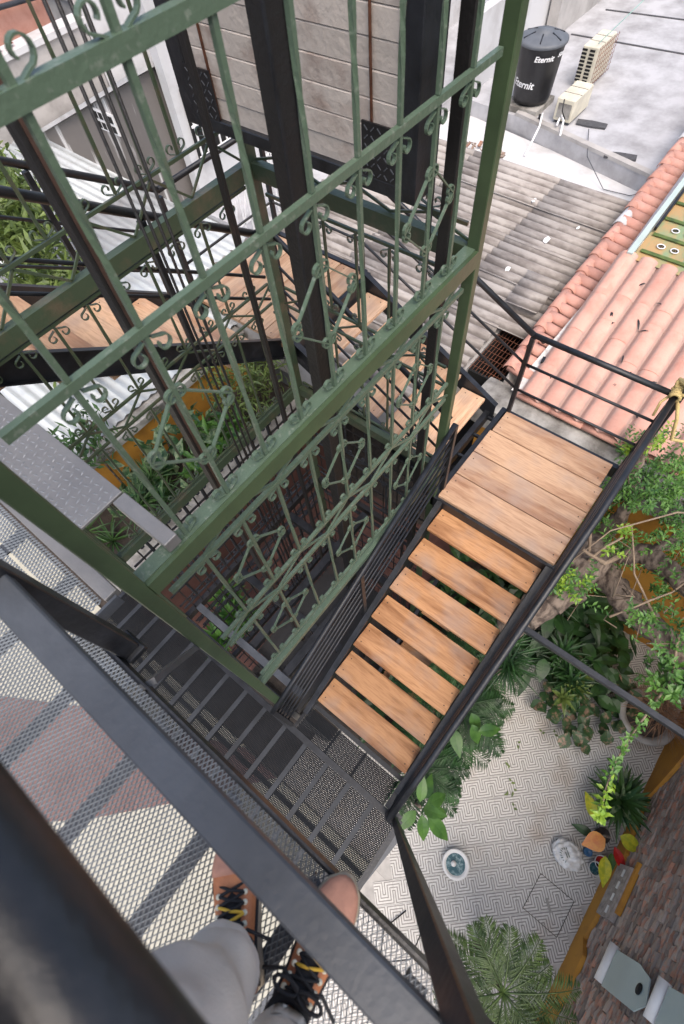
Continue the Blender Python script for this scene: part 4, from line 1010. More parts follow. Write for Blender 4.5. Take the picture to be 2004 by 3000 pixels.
for k in range(4):
    x, y = .925 + k*.034, 1.80 - k*.004
    tag(part('lift_cable', MB().tube([(x, y, .3), (x, y, CZ+1.6)], .0062, 6), RUST), ('leftmost of the four thin lift cables hanging inside the shaft', 'second from the left of the four thin lift cables', 'third from the left of the four thin lift cables', 'rightmost of the four thin lift cables hanging inside the shaft')[k], 'cable', 'lift cables hanging in a row')
cw = root('counterweight', 'stack of pale concrete slabs in a black steel frame', 'counterweight', (1.85, 1.8, CZ-1.25))
CX, CY0, CY1, CB = 1.80, 1.16, 2.50, 1.235
part('side_channel', MB().cbox((CX-.03, CY0-.02, CZ-CB), (CX+.12, CY0+.07, CZ+1.7), .004), STEEL, cw); part('side_channel', MB().cbox((CX-.03, CY1-.07, CZ-CB), (CX+.12, CY1+.02, CZ+1.7), .004), STEEL, cw)
part('bottom_channel', MB().cbox((CX-.035, CY0+.071, CZ-CB), (CX+.12, CY1-.071, CZ-CB+.055), .004), STEEL, cw)
z = CZ - CB + .056; bi = 0
while z < CZ + .7:
    hgt = .088; part('concrete_slab', MB().cbox((CX-.012, CY0+.075, z), (CX+.10, CY1-.075, z+hgt-.004), .004), BLOCK, cw, (U(-.003,.003), 0, 0)); z += hgt
for y in (1.36, 2.27): part('tie_rod', MB().tube([(CX-.02, y, CZ-CB+.04), (CX-.02, y, CZ+.8)], .006, 6), RUSTS, cw)
for y0, y1 in ((CY0+.07, CY0+.24), (CY1-.24, CY1-.07)):
    gp_ = part('corner_gusset', MB().box((CX-.034, y0, CZ-CB+.05), (CX-.026, y1, CZ-CB+.25)), TANK, cw)
    m_ = MB()
    for i in range(5):
        for j in range(6):
            c0 = Vector((CX-.035, y0+.02+i*.032, CZ-CB+.07+j*.032)); an = R(45 if (i+j) % 2 else 135)
            m_.bar(c0 - Vector((0, math.cos(an), math.sin(an)))*.011, c0 + Vector((0, math.cos(an), math.sin(an)))*.011, .004, .004)
    stuff(part('raised_lugs', m_, STEELG, gp_))

# ------------------------------------------------------------------ plants
def rv(zb=.3):
    v = Vector((U(-1, 1), U(-1, 1), U(-1, 1)))
    while v.length > 1 or v.length < .05: v = Vector((U(-1, 1), U(-1, 1), U(-1, 1)))
    v.normalize(); v.z += zb; return v.normalized()
def scatter_leaves(mb, centers, n, rad, ln, wd, zb=.4, fold=.25, droop=.2, seg=2):
    for _ in range(n):
        c = Vector(random.choice(centers)) + rv(0)*rad*U(.2, 1)
        d = rv(.1); mb.leaf(c, d, rv(1.2), ln*U(.6, 1.2), wd*U(.7, 1.15), fold, droop, seg)
def rosette(c, n, ln, wd, mb, tilt=(.15, 1.1), fold=.5, droop=.35, seg=5):
    for k in range(n):
        a = 2.399*k + U(-.2, .2); t = k/n; el_ = R(80)*(1-t)**1.0*tilt[1] + tilt[0]
        d = Vector((math.cos(a)*math.cos(el_), math.sin(a)*math.cos(el_), math.sin(el_)))
        mb.leaf(Vector(c), d, (-d.x*d.z, -d.y*d.z, 1-d.z*d.z+.05), ln*U(.75, 1.1), wd*U(.8, 1.15), fold, droop*U(.5, 1.3), seg)
def frond(mb, st, base, d, ln, leaflet=.24, lw=.016, n=30, droop=.55, side=1):
    """pinnate palm frond: curved rachis plus paired leaflets"""
    base = Vector(base); d = Vector(d).normalized(); pts = []
    hz = Vector((d.x, d.y, 0)).normalized()
    for k in range(12):
        t = k/11; pts.append(base + d*ln*t + Vector((0, 0, -1))*droop*ln*t*t*.8)
    st.tube(pts, [.009*(1-.8*k/11)+.001 for k in range(12)], 5)
    for k in range(n):
        t = .14 + .86*k/n; i = min(10, int(t*11)); f = t*11 - i; p = pts[i].lerp(pts[i+1], f); tg = (pts[i+1]-pts[i]).normalized()
        sd_ = tg.cross(Vector((0,0,1))).normalized()
        L_ = leaflet*math.sin(math.pi*min(1, .15+t*.85))**.6 + .03
        for s_ in (1, -1):
            dd = (sd_*s_*U(.85,1.05) + tg*U(.5,.85) + Vector((0,0,U(-.25,.2)))).normalized()
            mb.leaf(p, dd, (0,0,1), L_*U(.85,1.1), lw, .3, .35, 2)
def palm(name, label, c, nf, ln, h0, leaflet=.22, lw=.018, m=LEAFP, up=.5, n=30, droop=.55, group=None, a0=0, arc=2*math.pi):
    r0 = root(name, label, 'palm', (c[0], c[1], 0), group)
    for k in range(nf):
        a = a0 + arc*k/nf + U(-.15, .15); e_ = up*U(.5, 1.5)
        mb = MB(); st = MB(); d = (math.cos(a), math.sin(a), e_)
        frond(mb, st, c, d, ln*U(.8, 1.1), leaflet, lw, n, droop)
        f = part('frond', mb, m, r0); part('rachis', st, m, f)
    st = MB(); b = Vector((c[0]+U(-.1,.1), c[1]+U(-.1,.1), -.01))
    st.tube([b, b.lerp(Vector(c), .5)+Vector((U(-.04,.04), U(-.04,.04), 0)), Vector(c)], [.05, .04, .035], 8); part('stem', st, BARK, r0)
    return r0
def pot(x, y, r_, h_, m, name='pot', parent=None, z=0.0):
    return part(name, MB().lathe([(0, 0), (r_*.68, 0), (r_*.74, .01), (r_*.98, h_*.95), (r_*1.04, h_), (r_*.98, h_*1.01), (r_*.88, h_*.99), (r_*.84, h_*.8), (0, h_*.8)], (x, y, z), 28), m, parent)

# palm at the foot of the photo, lower right
palm('feather_palm', 'bushy feather palm at the bottom edge in front of the patterned tiles', (-.70, -1.95, 1.75), 17, .74, 0, .17, .013, LEAFP2, up=.5, n=46, droop=.55)
# palms and broad leaves under the stair
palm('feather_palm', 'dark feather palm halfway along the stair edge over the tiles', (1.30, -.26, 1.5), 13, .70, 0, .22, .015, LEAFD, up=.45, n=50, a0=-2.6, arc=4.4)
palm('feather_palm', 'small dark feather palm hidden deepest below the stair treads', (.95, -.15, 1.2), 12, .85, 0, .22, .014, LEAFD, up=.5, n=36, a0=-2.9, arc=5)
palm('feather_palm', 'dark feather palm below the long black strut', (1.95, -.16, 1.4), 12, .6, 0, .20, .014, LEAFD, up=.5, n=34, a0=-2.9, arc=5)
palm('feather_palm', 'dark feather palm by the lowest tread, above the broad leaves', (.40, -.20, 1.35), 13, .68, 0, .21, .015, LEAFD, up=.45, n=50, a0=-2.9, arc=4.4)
ty = root('tufted_plant', 'grassy tuft of long arching leaves under the twisted trunk', 'plant', (1.95, -.45, 0))
mb = MB()
for k in range(3): rosette((1.95+U(-.15,.15), -.36+U(-.12,.12), 2.1), 34, .40, .026, mb, (.05, .9), .4, .5, 5)
part('leaves', mb, LEAFD, ty); part('stem', MB().tube([(1.95, -.42, -.01), (1.95, -.42, 2.1)], .03, 8), BARK, ty)
bl_ = root('broad_leaf_plant', 'broad glossy leaves hanging below the stair over the white tiles', 'plant', (.08, -.45, 0))
for k, (dx, dy, dz, ln, wd) in enumerate(((.25, -.7, -.6, .44, .15), (-.15, -.95, -.5, .46, .16), (.6, -.4, -.35, .34, .15), (-.5, -.5, -.3, .32, .14), (.75, .1, -.1, .3, .13), (.1, -.3, .5, .3, .13), (-.6, .1, .2, .3, .13), (.4, .2, .3, .3, .12), (.1, -.7, -.9, .3, .13))):
    mb = MB(); mb.leaf((.08+dx*.10, -.44+dy*.12, 1.95+dz*.1), (dx, dy, dz), (0, -.2, 1), ln, wd, .18, .3, 7); part('leaf', mb, LEAFB, bl_)
for k, (dx, dy) in enumerate(((1.22, -.02), (1.05, .12), (1.32, .05), (1.2, -.12))):
    mb = MB(); mb.leaf((dx-.1, -.42+dy, 2.0), (U(-.4,.8), U(-1,-.2), U(-.5,.1)), (0, 0, 1), .30, .14, .18, .3, 7); part('leaf', mb, LEAFB, bl_)
part('stem', MB().tube([(.12, -.3, -.01), (.08, -.42, 1.0), (.08, -.44, 1.98)], .018, 7), BARK, bl_)
# caladium bed at the right edge of the tiles
cb = root('caladium_bed', 'mottled pink and green caladiums beside the stained tiles', 'plants', (2.75, -1.9, 0))
mb = MB()
for k in range(120):
    x, y = 2.72 + U(-.62, .60), -1.62 + U(-.55, .50)
    if x + y < .3 and x < 2.5: continue
    a = U(0, 6.28); mb.leaf((x, y, U(.25, .55)), (math.cos(a), math.sin(a), U(-.3, .2)), (U(-.2,.2), U(-.2,.2), 1), U(.15, .25), U(.13, .2), .12, .2, 4, .7)
part('leaves', mb, LEAFC, cb)
mb = MB()
for k in range(7): rosette((2.9+U(-.4,.7), -.95+U(-.35,.4), .7+U(0,.3)), 22, .34, .05, mb, (.1, .9), .4, .4, 4)
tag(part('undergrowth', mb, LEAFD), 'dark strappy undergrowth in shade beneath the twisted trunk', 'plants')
mb = MB()
for k in range(3): rosette((2.35+k*.2, -1.38+U(-.1,.1), .9), 14, .22, .06, mb, (.1, .9), .3, .3, 4)
tag(part('lime_plant', mb, LEAFO2), 'yellow green rosette beside the long black strut', 'plant')
mb = MB()
for k in range(60):
    x, y = 3.0 + U(-.5, 1.0), -.9 + U(-.6, .65)
    a = U(0, 6.28); mb.leaf((x, y, U(.3, 1.1)), (math.cos(a), math.sin(a), U(-.4, .1)), (0, 0, 1), U(.3, .5), U(.12, .22), .12, .25, 6)
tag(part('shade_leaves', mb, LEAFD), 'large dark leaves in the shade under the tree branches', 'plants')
mb = MB()
for k in range(520):
    x, y = U(.5, 3.9), U(-.35, 1.0)
    if k % 2 == 0: x, y = U(2.7, 4.1), U(-1.9, .3)
    a = U(0, 6.28)
    mb.leaf((x, y, U(.05, .7)), (math.cos(a), math.sin(a), U(-.2, .5)), (0, 0, 1), U(.2, .45), U(.08, .2), .2, .3, 4)
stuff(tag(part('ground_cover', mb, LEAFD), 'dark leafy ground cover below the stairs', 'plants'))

# spiky plant against the brick wall
sp = root('spiky_plant', 'spiky green rosette plant in a pot against the brick wall', 'plant', (1.80, -2.55, 0))
pot(1.80, -2.55, .14, .28, GREYC, parent=sp)
for k in range(56):
    a = 2.399*k; t = k/56; el_ = R(74)*(1-t)**.9 + .02; d = Vector((math.cos(a)*math.cos(el_), math.sin(a)*math.cos(el_), math.sin(el_)))
    mb = MB(); mb.leaf((1.80, -2.55, .32+.10*(1-t)), d, (-d.x*d.z, -d.y*d.z, 1.05-d.z*d.z), U(.36, .50), U(.07, .09), .4, U(.1, .4), 6)
    part('leaf', mb, LEAFV if k % 3 == 0 else LEAFP, sp)
# croton with big coloured leaves
cr = root('croton', 'croton with big yellow, orange and red leaves beside the white bag', 'plant', (1.26, -2.66, 0))
for (x, y, z, dx, dy, ln, wd, m) in ((1.40, -2.43, .42, .65, .75, .34, .17, LEAFYY), (1.28, -2.60, .40, -.75, .60, .30, .23, LEAFO), (1.10, -2.66, .46, -.95, -.40, .34, .16, LEAFYY),
                                     (1.28, -2.74, .36, -.55, -.7, .30, .12, LEAFR), (1.42, -2.72, .44, .05, -.8, .30, .19, LEAFYY), (1.48, -2.55, .30, .9, .2, .3, .12, LEAFD), (1.25, -2.5, .25, -.2, .9, .26, .12, LEAFD), (1.2, -2.76, .30, -.9, -.5, .2, .1, LEAF)):
    mb = MB(); mb.leaf((x, y, z), (dx, dy, .05), (0, 0, 1), ln, wd, .12, .2, 8); part('leaf', mb, m, cr)
part('stem', MB().tube([(1.34, -2.64, -.01), (1.33, -2.63, .42)], .015, 7), BARK, cr); pot(1.34, -2.64, .09, .16, DIRT, parent=cr)
# cups
for (x, y, lab, inm) in ((.945, -2.745, 'white cup of dark water at the foot of the brick wall', TEAL), (1.055, -2.775, 'white cup of red water half under the yellow leaf', LEAFR)):
    a = root('cup', lab, 'cup', (x, y, 0), 'white cups by the wall')
    part('body', MB().lathe([(0, 0), (.062, 0), (.088, .11), (.088, .115), (.080, .112), (.06, .03), (0, .03)], (x, y, 0), 24), CERAM, a); part('water', MB().lathe([(0, .075), (.074, .075)], (x, y, 0), 24), inm, a)
tag(part('blue_tub', MB().lathe([(0, 0), (.05, 0), (.055, .08), (.05, .082), (0, .06)], (1.06, -2.60, 0), 18), BLUE), 'small blue tub behind the two white cups', 'tub')
# bag
bm = bmesh.new(); bmesh.ops.create_icosphere(bm, subdivisions=4, radius=1)
rr = random.Random(5)
for v in bm.verts:
    n_ = math.sin(v.co.x*7+v.co.y*5)*math.cos(v.co.y*9-v.co.z*6)*.07 + math.sin(v.co.x*15+1)*math.sin(v.co.y*17)*.035 + math.sin(v.co.z*23+v.co.x*11)*.02
    v.co = Vector((v.co.x*.165*(1+n_), v.co.y*.20*(1+n_), max(0, (v.co.z*.5+.42)*.22*(1+n_*2.5))))
me = bpy.data.meshes.new('bag'); bm.to_mesh(me); bm.free(); me.materials.append(PLAST); me.polygons.foreach_set('use_smooth', [True]*len(me.polygons))
bag = tag(link('plastic_bag', me, None, (.86, -2.40, 0)), 'crumpled white plastic bag with dark print, on the tiles', 'bag')
m_ = MB()
for k in range(9):
    a = R(20*k+30); m_.bar((.06*math.cos(a)-.02, .07*math.sin(a)+.03, .205), (.085*math.cos(a)-.02, .10*math.sin(a)+.03, .197), .007, .004)
m_.bar((-.02, .0, .212), (.03, .06, .208), .008, .004).bar((-.04, .02, .212), (0, .07, .209), .008, .004)
pr_ = part('print', m_, LEAFD, bag, (.86, -2.40, 0))
# bowl
bo = root('bowl', 'round white basin with blue green cloth and water on the tiles', 'basin', (-.148, -1.29, 0))
BX0, BY0 = -.15, -1.31
bo.location = (BX0, BY0, 0)
part('basin', MB().lathe([(0, .004), (.11, .004), (.165, .13), (.178, .14), (.174, .146), (.135, .135), (.125, .12), (0, .10)], (BX0, BY0, 0), 32), CERAM, bo)
part('water', MB().lathe([(0, .122), (.127, .122)], (BX0, BY0, 0), 32), TEAL, bo); part('cup', MB().lathe([(0, .13), (.03, .13), (.035, .16), (0, .162)], (BX0-.01, BY0+.03, 0), 16), CERAM, bo)
# big grey pot with dry grass
gp = root('large_pot', 'large grey clay pot filled with dry straw, right edge of the tiles', 'pot', (3.05, -2.40, 0))
part('bowl', MB().lathe([(0, 0), (.20, 0), (.27, .06), (.36, .36), (.39, .42), (.36, .45), (.29, .42), (.27, .34), (0, .33)], (3.0, -2.42, 0), 36), GREYC, gp)
part('soil', MB().lathe([(0, .37), (.27, .37)], (3.0, -2.42, 0), 24), DIRT, gp)
mb = MB()
for k in range(260):
    a = U(0, 6.28); e_ = U(-.1, 1.1); d = Vector((math.cos(a)*math.cos(e_), math.sin(a)*math.cos(e_), math.sin(e_)))
    mb.leaf((3.12+U(-.1,.1), -2.5+U(-.1,.1), .55), d, (0, 0, 1), U(.25, .55), .008, .2, U(.2, .7), 3)
stuff(part('dry_grass', mb, STRAW, gp))
# fallen leaves on the tiles
for k, (x, y) in enumerate(((1.15, -1.42), (1.08, -1.5), (.98, -1.46), (1.32, -1.3), (2.0, -1.45), (2.1, -1.6), (.9, -1.6), (1.65, -1.25))):
    mb = MB(); a = U(0, 6.28); mb.leaf((0, 0, .006), (math.cos(a), math.sin(a), 0), (0, 0, 1), U(.05, .09), .035, .1, 0, 3)
    mb.leaf((.02, .01, .008), (math.cos(a+2), math.sin(a+2), 0), (0, 0, 1), .05, .03, .1, 0, 3)
    tag(part('fallen_leaf', mb, LEAFO2, None, (x, y, .002)), 'small dry olive leaf on the tiles, ' + ('in the middle cluster, rightmost', 'in the middle of the central cluster', 'lowest of the central cluster', 'above the central cluster', 'near the brown stains', 'farthest right among the stains', 'below the central cluster, on its own', 'nearest the long black strut')[k], 'leaf', 'fallen leaves on the tiles')
tag(part('black_cable', MB().tube([(-.98, -1.1, .01), (-1.3, -.98, .05), (-1.55, -1.1, .35), (-1.25, -1.32, .6), (-.9, -1.3, .4), (-.72, -1.45, .03)], .008, 6), TANK), 'thin black cable looping over the tiles beside the black post', 'cable')

# plants behind the lift against the ochre wall
def bush(name, label, centers, n, rad, ln, wd, m, cat='plant', zb=.4, stem=None):
    r0 = root(name, label, cat, (centers[0][0], centers[0][1], 0)); mb = MB(); scatter_leaves(mb, [Vector(c) for c in centers], n, rad, ln, wd)
    part('foliage', mb, m, r0); st = MB()
    for c in centers: st.tube([(centers[0][0], centers[0][1], stem if stem is not None else -.01), Vector(c)-Vector((0,0,rad*.3)), Vector(c)], [.022, .014, .005], 6)
    part('stems', st, BARK, r0)
    return r0
bush('variegated_bush', 'striped broad leaves in front of the ochre wall, seen through the grille', [(1.25, 5.0, 2.7), (1.6, 5.0, 2.9), (1.0, 4.8, 2.5), (1.9, 4.8, 2.6), (1.5, 4.7, 2.4), (.9, 4.7, 2.4), (2.2, 4.8, 2.5), (.7, 4.9, 2.3)], 130, .42, .30, .16, LEAFV)
bush('leafy_bush', 'yellow green thin leaved bush behind the green back post of the lift', [(2.7, 4.9, 2.9), (3.0, 4.7, 2.9), (2.6, 4.6, 2.6), (3.2, 4.8, 2.6), (2.9, 4.5, 2.4), (3.4, 4.6, 2.8)], 800, .38, .17, .035, LEAFO2)
bush('green_bush', 'green leafy bush between the lift and the ochre wall', [(2.0, 4.7, 2.4), (2.3, 4.6, 2.4), (1.7, 4.6, 2.3)], 170, .36, .26, .11, LEAF)
mb = MB()
for k in range(7): rosette((.3+U(-.4,.9), 4.75+U(-.25,.3), 2.25+U(-.1,.3)), 30, .42, .03, mb, (.05, .9), .4, .4, 4)
tag(part('fern_clump', mb, LEAFP), 'dark green strappy clump just beyond the diamond plate', 'plant')
mb = MB()
for k in range(5): rosette((.2+U(-.3,.5), 3.2+U(-.4,.5), .6+U(-.2,.3)), 22, .4, .07, mb, (.05, .9), .3, .4, 4)
tag(part('broad_clump', mb, LEAF), 'bright green broad leaved clump below the grey box tube', 'plant')
bush('shrub', 'bright green shrub at the far left above the metal roof', [(2.3, 8.2, 4.1), (2.7, 8.9, 4.2), (2.3, 7.6, 4.5), (1.9, 7.2, 4.0), (2.9, 9.6, 4.3), (1.7, 6.9, 3.9), (2.1, 7.9, 4.4), (2.6, 8.4, 4.5), (1.6, 6.4, 3.9), (2.0, 6.7, 4.2)], 2600, .6, .30, .075, LEAFO2, 'shrub', stem=2.9)
bush('shrub', 'darker leaves hanging below the upper stringer at far left', [(.75, 5.2, 3.35), (.45, 5.1, 3.5), (.3, 4.9, 3.3), (1.0, 5.5, 3.3)], 320, .34, .18, .045, LEAFP, 'shrub')

# ------------------------------------------------------------------ twisted tree on the right
tr = root('twisted_tree', 'old twisted tree with small fresh leaves right of the stair', 'tree', (3.3, -.9, 0))
def gnarl(pts, rs, sub=4, j=.05):
    out = []; ro = []
    for k in range(len(pts)-1):
        a, b = Vector(pts[k]), Vector(pts[k+1])
        for q in range(sub):
            t = q/sub; out.append(a.lerp(b, t) + rv(0)*j*(rs[k] if q else 0)*4); ro.append((rs[k]*(1-t)+rs[k+1]*t)*U(.88, 1.14))
    out.append(Vector(pts[-1])); ro.append(rs[-1]); return out, ro
tk_ = MB()
branches = [([(3.9, -.75, -.01), (3.85, -.6, 1.6), (3.5, -.5, 2.7), (2.9, -.44, 3.1), (2.35, -.32, 3.05), (2.0, -.16, 2.8)], [.21, .20, .21, .21, .18, .13]),
            ([(3.5, -.5, 2.6), (3.1, -1.0, 2.75), (2.85, -1.5, 2.9), (2.7, -2.1, 3.0)], [.16, .15, .13, .09]),
            ([(3.5, -.5, 2.6), (3.6, -.95, 3.0), (3.35, -1.5, 3.2), (3.2, -2.2, 3.3)], [.12, .11, .10, .08]),
            ([(3.7, -.5, 2.2), (4.0, -.55, 3.3), (3.9, -.35, 3.6), (4.1, -.3, 3.9)], [.10, .08, .06, .04]),
            ([(3.6, -.95, 3.0), (3.9, -1.2, 3.5), (4.0, -1.3, 3.9)], [.07, .05, .03])]
for p_, r_ in branches:
    o_, q_ = gnarl(p_, r_, 9, .03); tk_.tube(o_, q_, 26)
from mathutils import noise as mnoise
tk_.v = [tuple(Vector(v) + mnoise.noise_vector(Vector((v[0]*4, v[1]*9, v[2]*9)))*.05 + mnoise.noise_vector(Vector((v[0]*9, v[1]*24, v[2]*24)))*.022) for v in tk_.v]
part('trunk', tk_, BARK, tr)
tw = MB()
for a, b, r_ in (((2.9, -.45, 3.1), (3.3, -.6, 3.5), .02), ((3.3, -.7, 3.15), (3.0, -.35, 3.4), .03), ((2.6, -.9, 3.2), (3.6, -1.4, 3.4), .012), ((2.9, -1.3, 3.1), (3.4, -.6, 3.6), .014), ((3.1, -.5, 3.0), (3.9, -.2, 3.8), .02)):
    o_, q_ = gnarl([a, Vector(a).lerp(Vector(b), .5)+rv(0)*.12, b], [r_, r_*.8, r_*.5], 3, .1); tw.tube(o_, q_, 6)
for k in range(26):
    a = Vector((U(2.6, 4.2), U(-1.7, -.3), U(2.9, 3.5))); tw.tube([a, a+rv(.2)*.2, a+rv(.2)*.35], [.008, .006, .003], 5)
stuff(part('twigs', tw, TWIG, tr))
lv = MB(); random.seed(21)
cl = []
while len(cl) < 105:
    c = Vector((U(2.35, 4.6), U(-2.5, -.28), U(2.7, 3.9)))
    if c.x < 3.4 and c.y > -1.15: continue
    if c.x < 2.9 and random.random() < .5: continue
    cl.append(c)
for k in range(12): cl.append(Vector((U(3.7, 4.6), U(-.9, -.2), U(3.4, 3.95))))
for k in range(4): cl.append(Vector((U(2.4, 2.9), U(-.55, -.3), U(3.2, 3.4))))
def sprig(mb, c, d, ln, n, ll, lw):
    d = d.normalized()
    for q in range(n):
        t = q/n; p = c + d*ln*t; a = q*2.4; o_ = d.orthogonal().normalized(); o_.rotate(Quaternion(d, a))
        mb.leaf(p, (o_ + d*.6), (o_*-.3 + Vector((0, 0, 1))), ll*U(.7, 1.2), lw*U(.8, 1.2), .2, .2, 2, .7)
for c in cl:
    for q in range(8): sprig(lv, c + rv(0)*.17, rv(.3), U(.12, .26), 11, .062, .026)
part('foliage', lv, LEAF, tr)
lv = MB()
for c in ((2.45, -.43, 3.5), (2.6, -.42, 3.35), (4.15, -.35, 4.0), (3.0, -.6, 3.8), (4.2, -.8, 3.8)):
    for q in range(5): sprig(lv, Vector(c) + rv(0)*.10, rv(.4), .16, 11, .055, .028)
part('young_foliage', lv, LEAFY, tr)
# long hanging branch over the tiles
hb_ = root('hanging_branch', 'long leafy branch hanging over the tiles with a lime green tip', 'branch', (2.4, -1.6, 3.1))
ctr = [Vector((2.75, -1.45, 3.35)), Vector((2.42, -1.63, 3.12)), Vector((2.1, -1.62, 3.0)), Vector((1.8, -1.60, 2.92)), Vector((1.5, -1.60, 2.85)), Vector((1.2, -1.60, 2.95)), Vector((1.0, -1.63, 3.05))]
part('stem', MB().tube(ctr, [.014, .012, .011, .009, .008, .006, .004], 7), TWIG, hb_)
lv = MB(); ly = MB()
for k in range(len(ctr)-1):
    for q in range(9):
        p = ctr[k].lerp(ctr[k+1], q/9); tgt = ly if k == 5 or (k == 4 and q > 5) else lv
        sprig(tgt, p, (rv(.2)+(ctr[k+1]-ctr[k]).normalized()*.5), .05, 3, .075, .036)
for q in range(30): sprig(lv, Vector((2.42, -1.63, 3.15)) + rv(0)*.15, rv(.3), .1, 7, .085, .042)
for q in range(3): sprig(ly, ctr[-1], (ctr[-1]-ctr[-2]).normalized()+rv(0)*.9, .06, 6, .085, .045)
part('foliage', lv, LEAF, hb_); part('young_foliage', ly, LEAFY, hb_)
# sprig by the landing
sg = root('small_sprig', 'small yellow green sprig poking through the rail by the planks', 'plant', (3.3, -.1, 4.4)); lv = MB()
for q in range(12): sprig(lv, Vector((3.33, -.17, 4.62)) + rv(0)*.03, rv(.4), .07, 6, .055, .022)
part('foliage', lv, LEAFY, sg); part('stem', MB().tube([(3.6, -.35, 3.9), (3.4, -.2, 4.4), (3.33, -.17, 4.65)], .008, 6), TWIG, sg)

# ------------------------------------------------------------------ rope
rp_ = root('knotted_rope', 'pale yellow rope knotted round the handrail corner and hanging in a loop', 'rope', (3.3, -.19, CZ-2.95))
K = Vector((3.30, -.19, CZ-2.93)); pts = []
for k in range(40):
    a = k/39*2*math.pi*4; pts.append(K + Vector((.0 + .05*(k/39-.5)*2, .034*math.cos(a), .036*math.sin(a))))
part('coil', MB().tube(pts, .013, 8), ROPE, rp_)
pts = [K+Vector((.04*math.cos(a*1.7)+.06, .045*math.sin(a*2.3), .045*math.sin(a*1.1)+.03)) for a in [i*.45 for i in range(22)]]
part('knot', MB().tube(pts, .013, 8), ROPE, rp_)
part('strand', MB().tube([K+Vector((.05, 0, .03)), K+Vector((.12, -.15, .06)), K+Vector((.2, -.5, .1)), K+Vector((.4, -1.2, .3))], .012, 8), ROPE, rp_)
part('strand', MB().tube([K+Vector((-.03, .02, .02)), K+Vector((-.02, -.12, .05)), K+Vector((.1, -.3, .05)), K+Vector((.2, -.6, .1))], .012, 8), ROPE, rp_)
part('loop', MB().tube([K+Vector((.0, -.02, -.02)), K+Vector((-.06, -.10, -.15)), K+Vector((-.05, -.16, -.36)), K+Vector((.05, -.28, -.42)), K+Vector((.2, -.45, -.3)), K+Vector((.3, -.8, .1))], .013, 8), ROPE, rp_)
part('loose_end', MB().tube([K+Vector((0, .02, 0)), K+Vector((-.08, .06, -.05)), K+Vector((-.16, .05, -.12))], .010, 7), ROPE, rp_)
part('tail', MB().tube([(3.9, -1.4, 3.9), (3.4, -.8, 4.1), (2.95, -.42, 4.0), (2.5, -.28, 3.9)], [.010, .009, .007, .003], 7), TWIG, rp_)

# ------------------------------------------------------------------ the photographer
pe = root('person', 'person in grey trousers and orange brown laced hiking boots standing at the deck rail', 'person', (-.46, -.04, PZ))
def skin_mesh(name, verts, edges, radii, m, sub=2):
    me = bpy.data.meshes.new(name); me.from_pydata([tuple(v) for v in verts], edges, []); o = bpy.data.objects.new(name, me); C.objects.link(o)
    sk = o.modifiers.new('skin', 'SKIN'); sk.use_smooth_shade = True
    sv = me.skin_vertices[0].data
    for i, r_ in enumerate(radii): sv[i].radius = (r_, r_) if not isinstance(r_, tuple) else r_
    sv[0].use_root = True
    ss_ = o.modifiers.new('sub', 'SUBSURF'); ss_.levels = sub; ss_.render_levels = sub
    dg = bpy.context.evaluated_depsgraph_get(); m2 = bpy.data.meshes.new_from_object(o.evaluated_get(dg)); bpy.data.objects.remove(o)
    m2.materials.clear(); m2.materials.append(m); m2.name = name; return m2
fz = PZ
LA, RA = Vector((-.465, .045, fz+.09)), Vector((-.475, -.105, fz+.09))
LK, RK = Vector((-.455, .055, fz+.47)), Vector((-.485, -.155, fz+.47))
LH, RH = Vector((-.56, .055, fz+.86)), Vector((-.56, -.135, fz+.86)); PV = Vector((-.57, -.04, fz+.92))
CH = Vector((-.50, -.04, fz+1.22)); SH = Vector((-.45, -.04, fz+1.38)); NK = Vector((-.41, -.04, fz+1.47)); HD = Vector((-.34, -.04, fz+1.58)); HT = Vector((-.32, -.04, fz+1.66))
LS, RS = Vector((-.45, .14, fz+1.36)), Vector((-.45, -.22, fz+1.36)); LE, RE = Vector((-.30, .24, fz+1.22)), Vector((-.28, -.30, fz+1.22)); LW, RW = Vector((-.10, .06, fz+1.46)), Vector((-.09, -.11, fz+1.46))
V_ = [PV, CH, SH, NK, HD, HT, LH, LK, LA, RH, RK, RA, LS, LE, LW, RS, RE, RW]
E_ = [(0,1),(1,2),(2,3),(3,4),(4,5),(0,6),(6,7),(7,8),(0,9),(9,10),(10,11),(2,12),(12,13),(13,14),(2,15),(15,16),(16,17)]
RD = [.12, (.16,.12), .11, .055, .085, .07, .085, .055, .038, .085, .055, .038, .055, .04, .028, .055, .04, .028]
# five-fingered hands as short chains rooted in each palm
for wi, s_ in ((14, 1), (17, -1)):
    W0 = V_[wi]; pi_ = len(V_); V_.append(W0 + Vector((.05, -s_*.02, .02))); E_.append((wi, pi_)); RD.append(.03)
    for f in range(4):
        b_ = V_[pi_]; p1 = b_ + Vector((.035, (f-1.5)*.016, .018)); p2 = p1 + Vector((.028 - .003*f, 0, -.004)); p3 = p2 + Vector((.014, -s_*.004, -.016))
        i0 = len(V_); V_ += [p1, p2, p3]; E_ += [(pi_, i0), (i0, i0+1), (i0+1, i0+2)]; RD += [.0092, .0085, .0075]
    i0 = len(V_); th0 = V_[pi_] + Vector((.004, -s_*.03, .004)); V_ += [th0, th0 + Vector((.022, -s_*.012, -.01)), th0 + Vector((.04, -s_*.008, -.02))]; E_ += [(pi_, i0), (i0, i0+1), (i0+1, i0+2)]; RD += [.013, .0105, .009]
body = part('body', skin_mesh('body', V_, E_, RD, SKIN), None, pe)
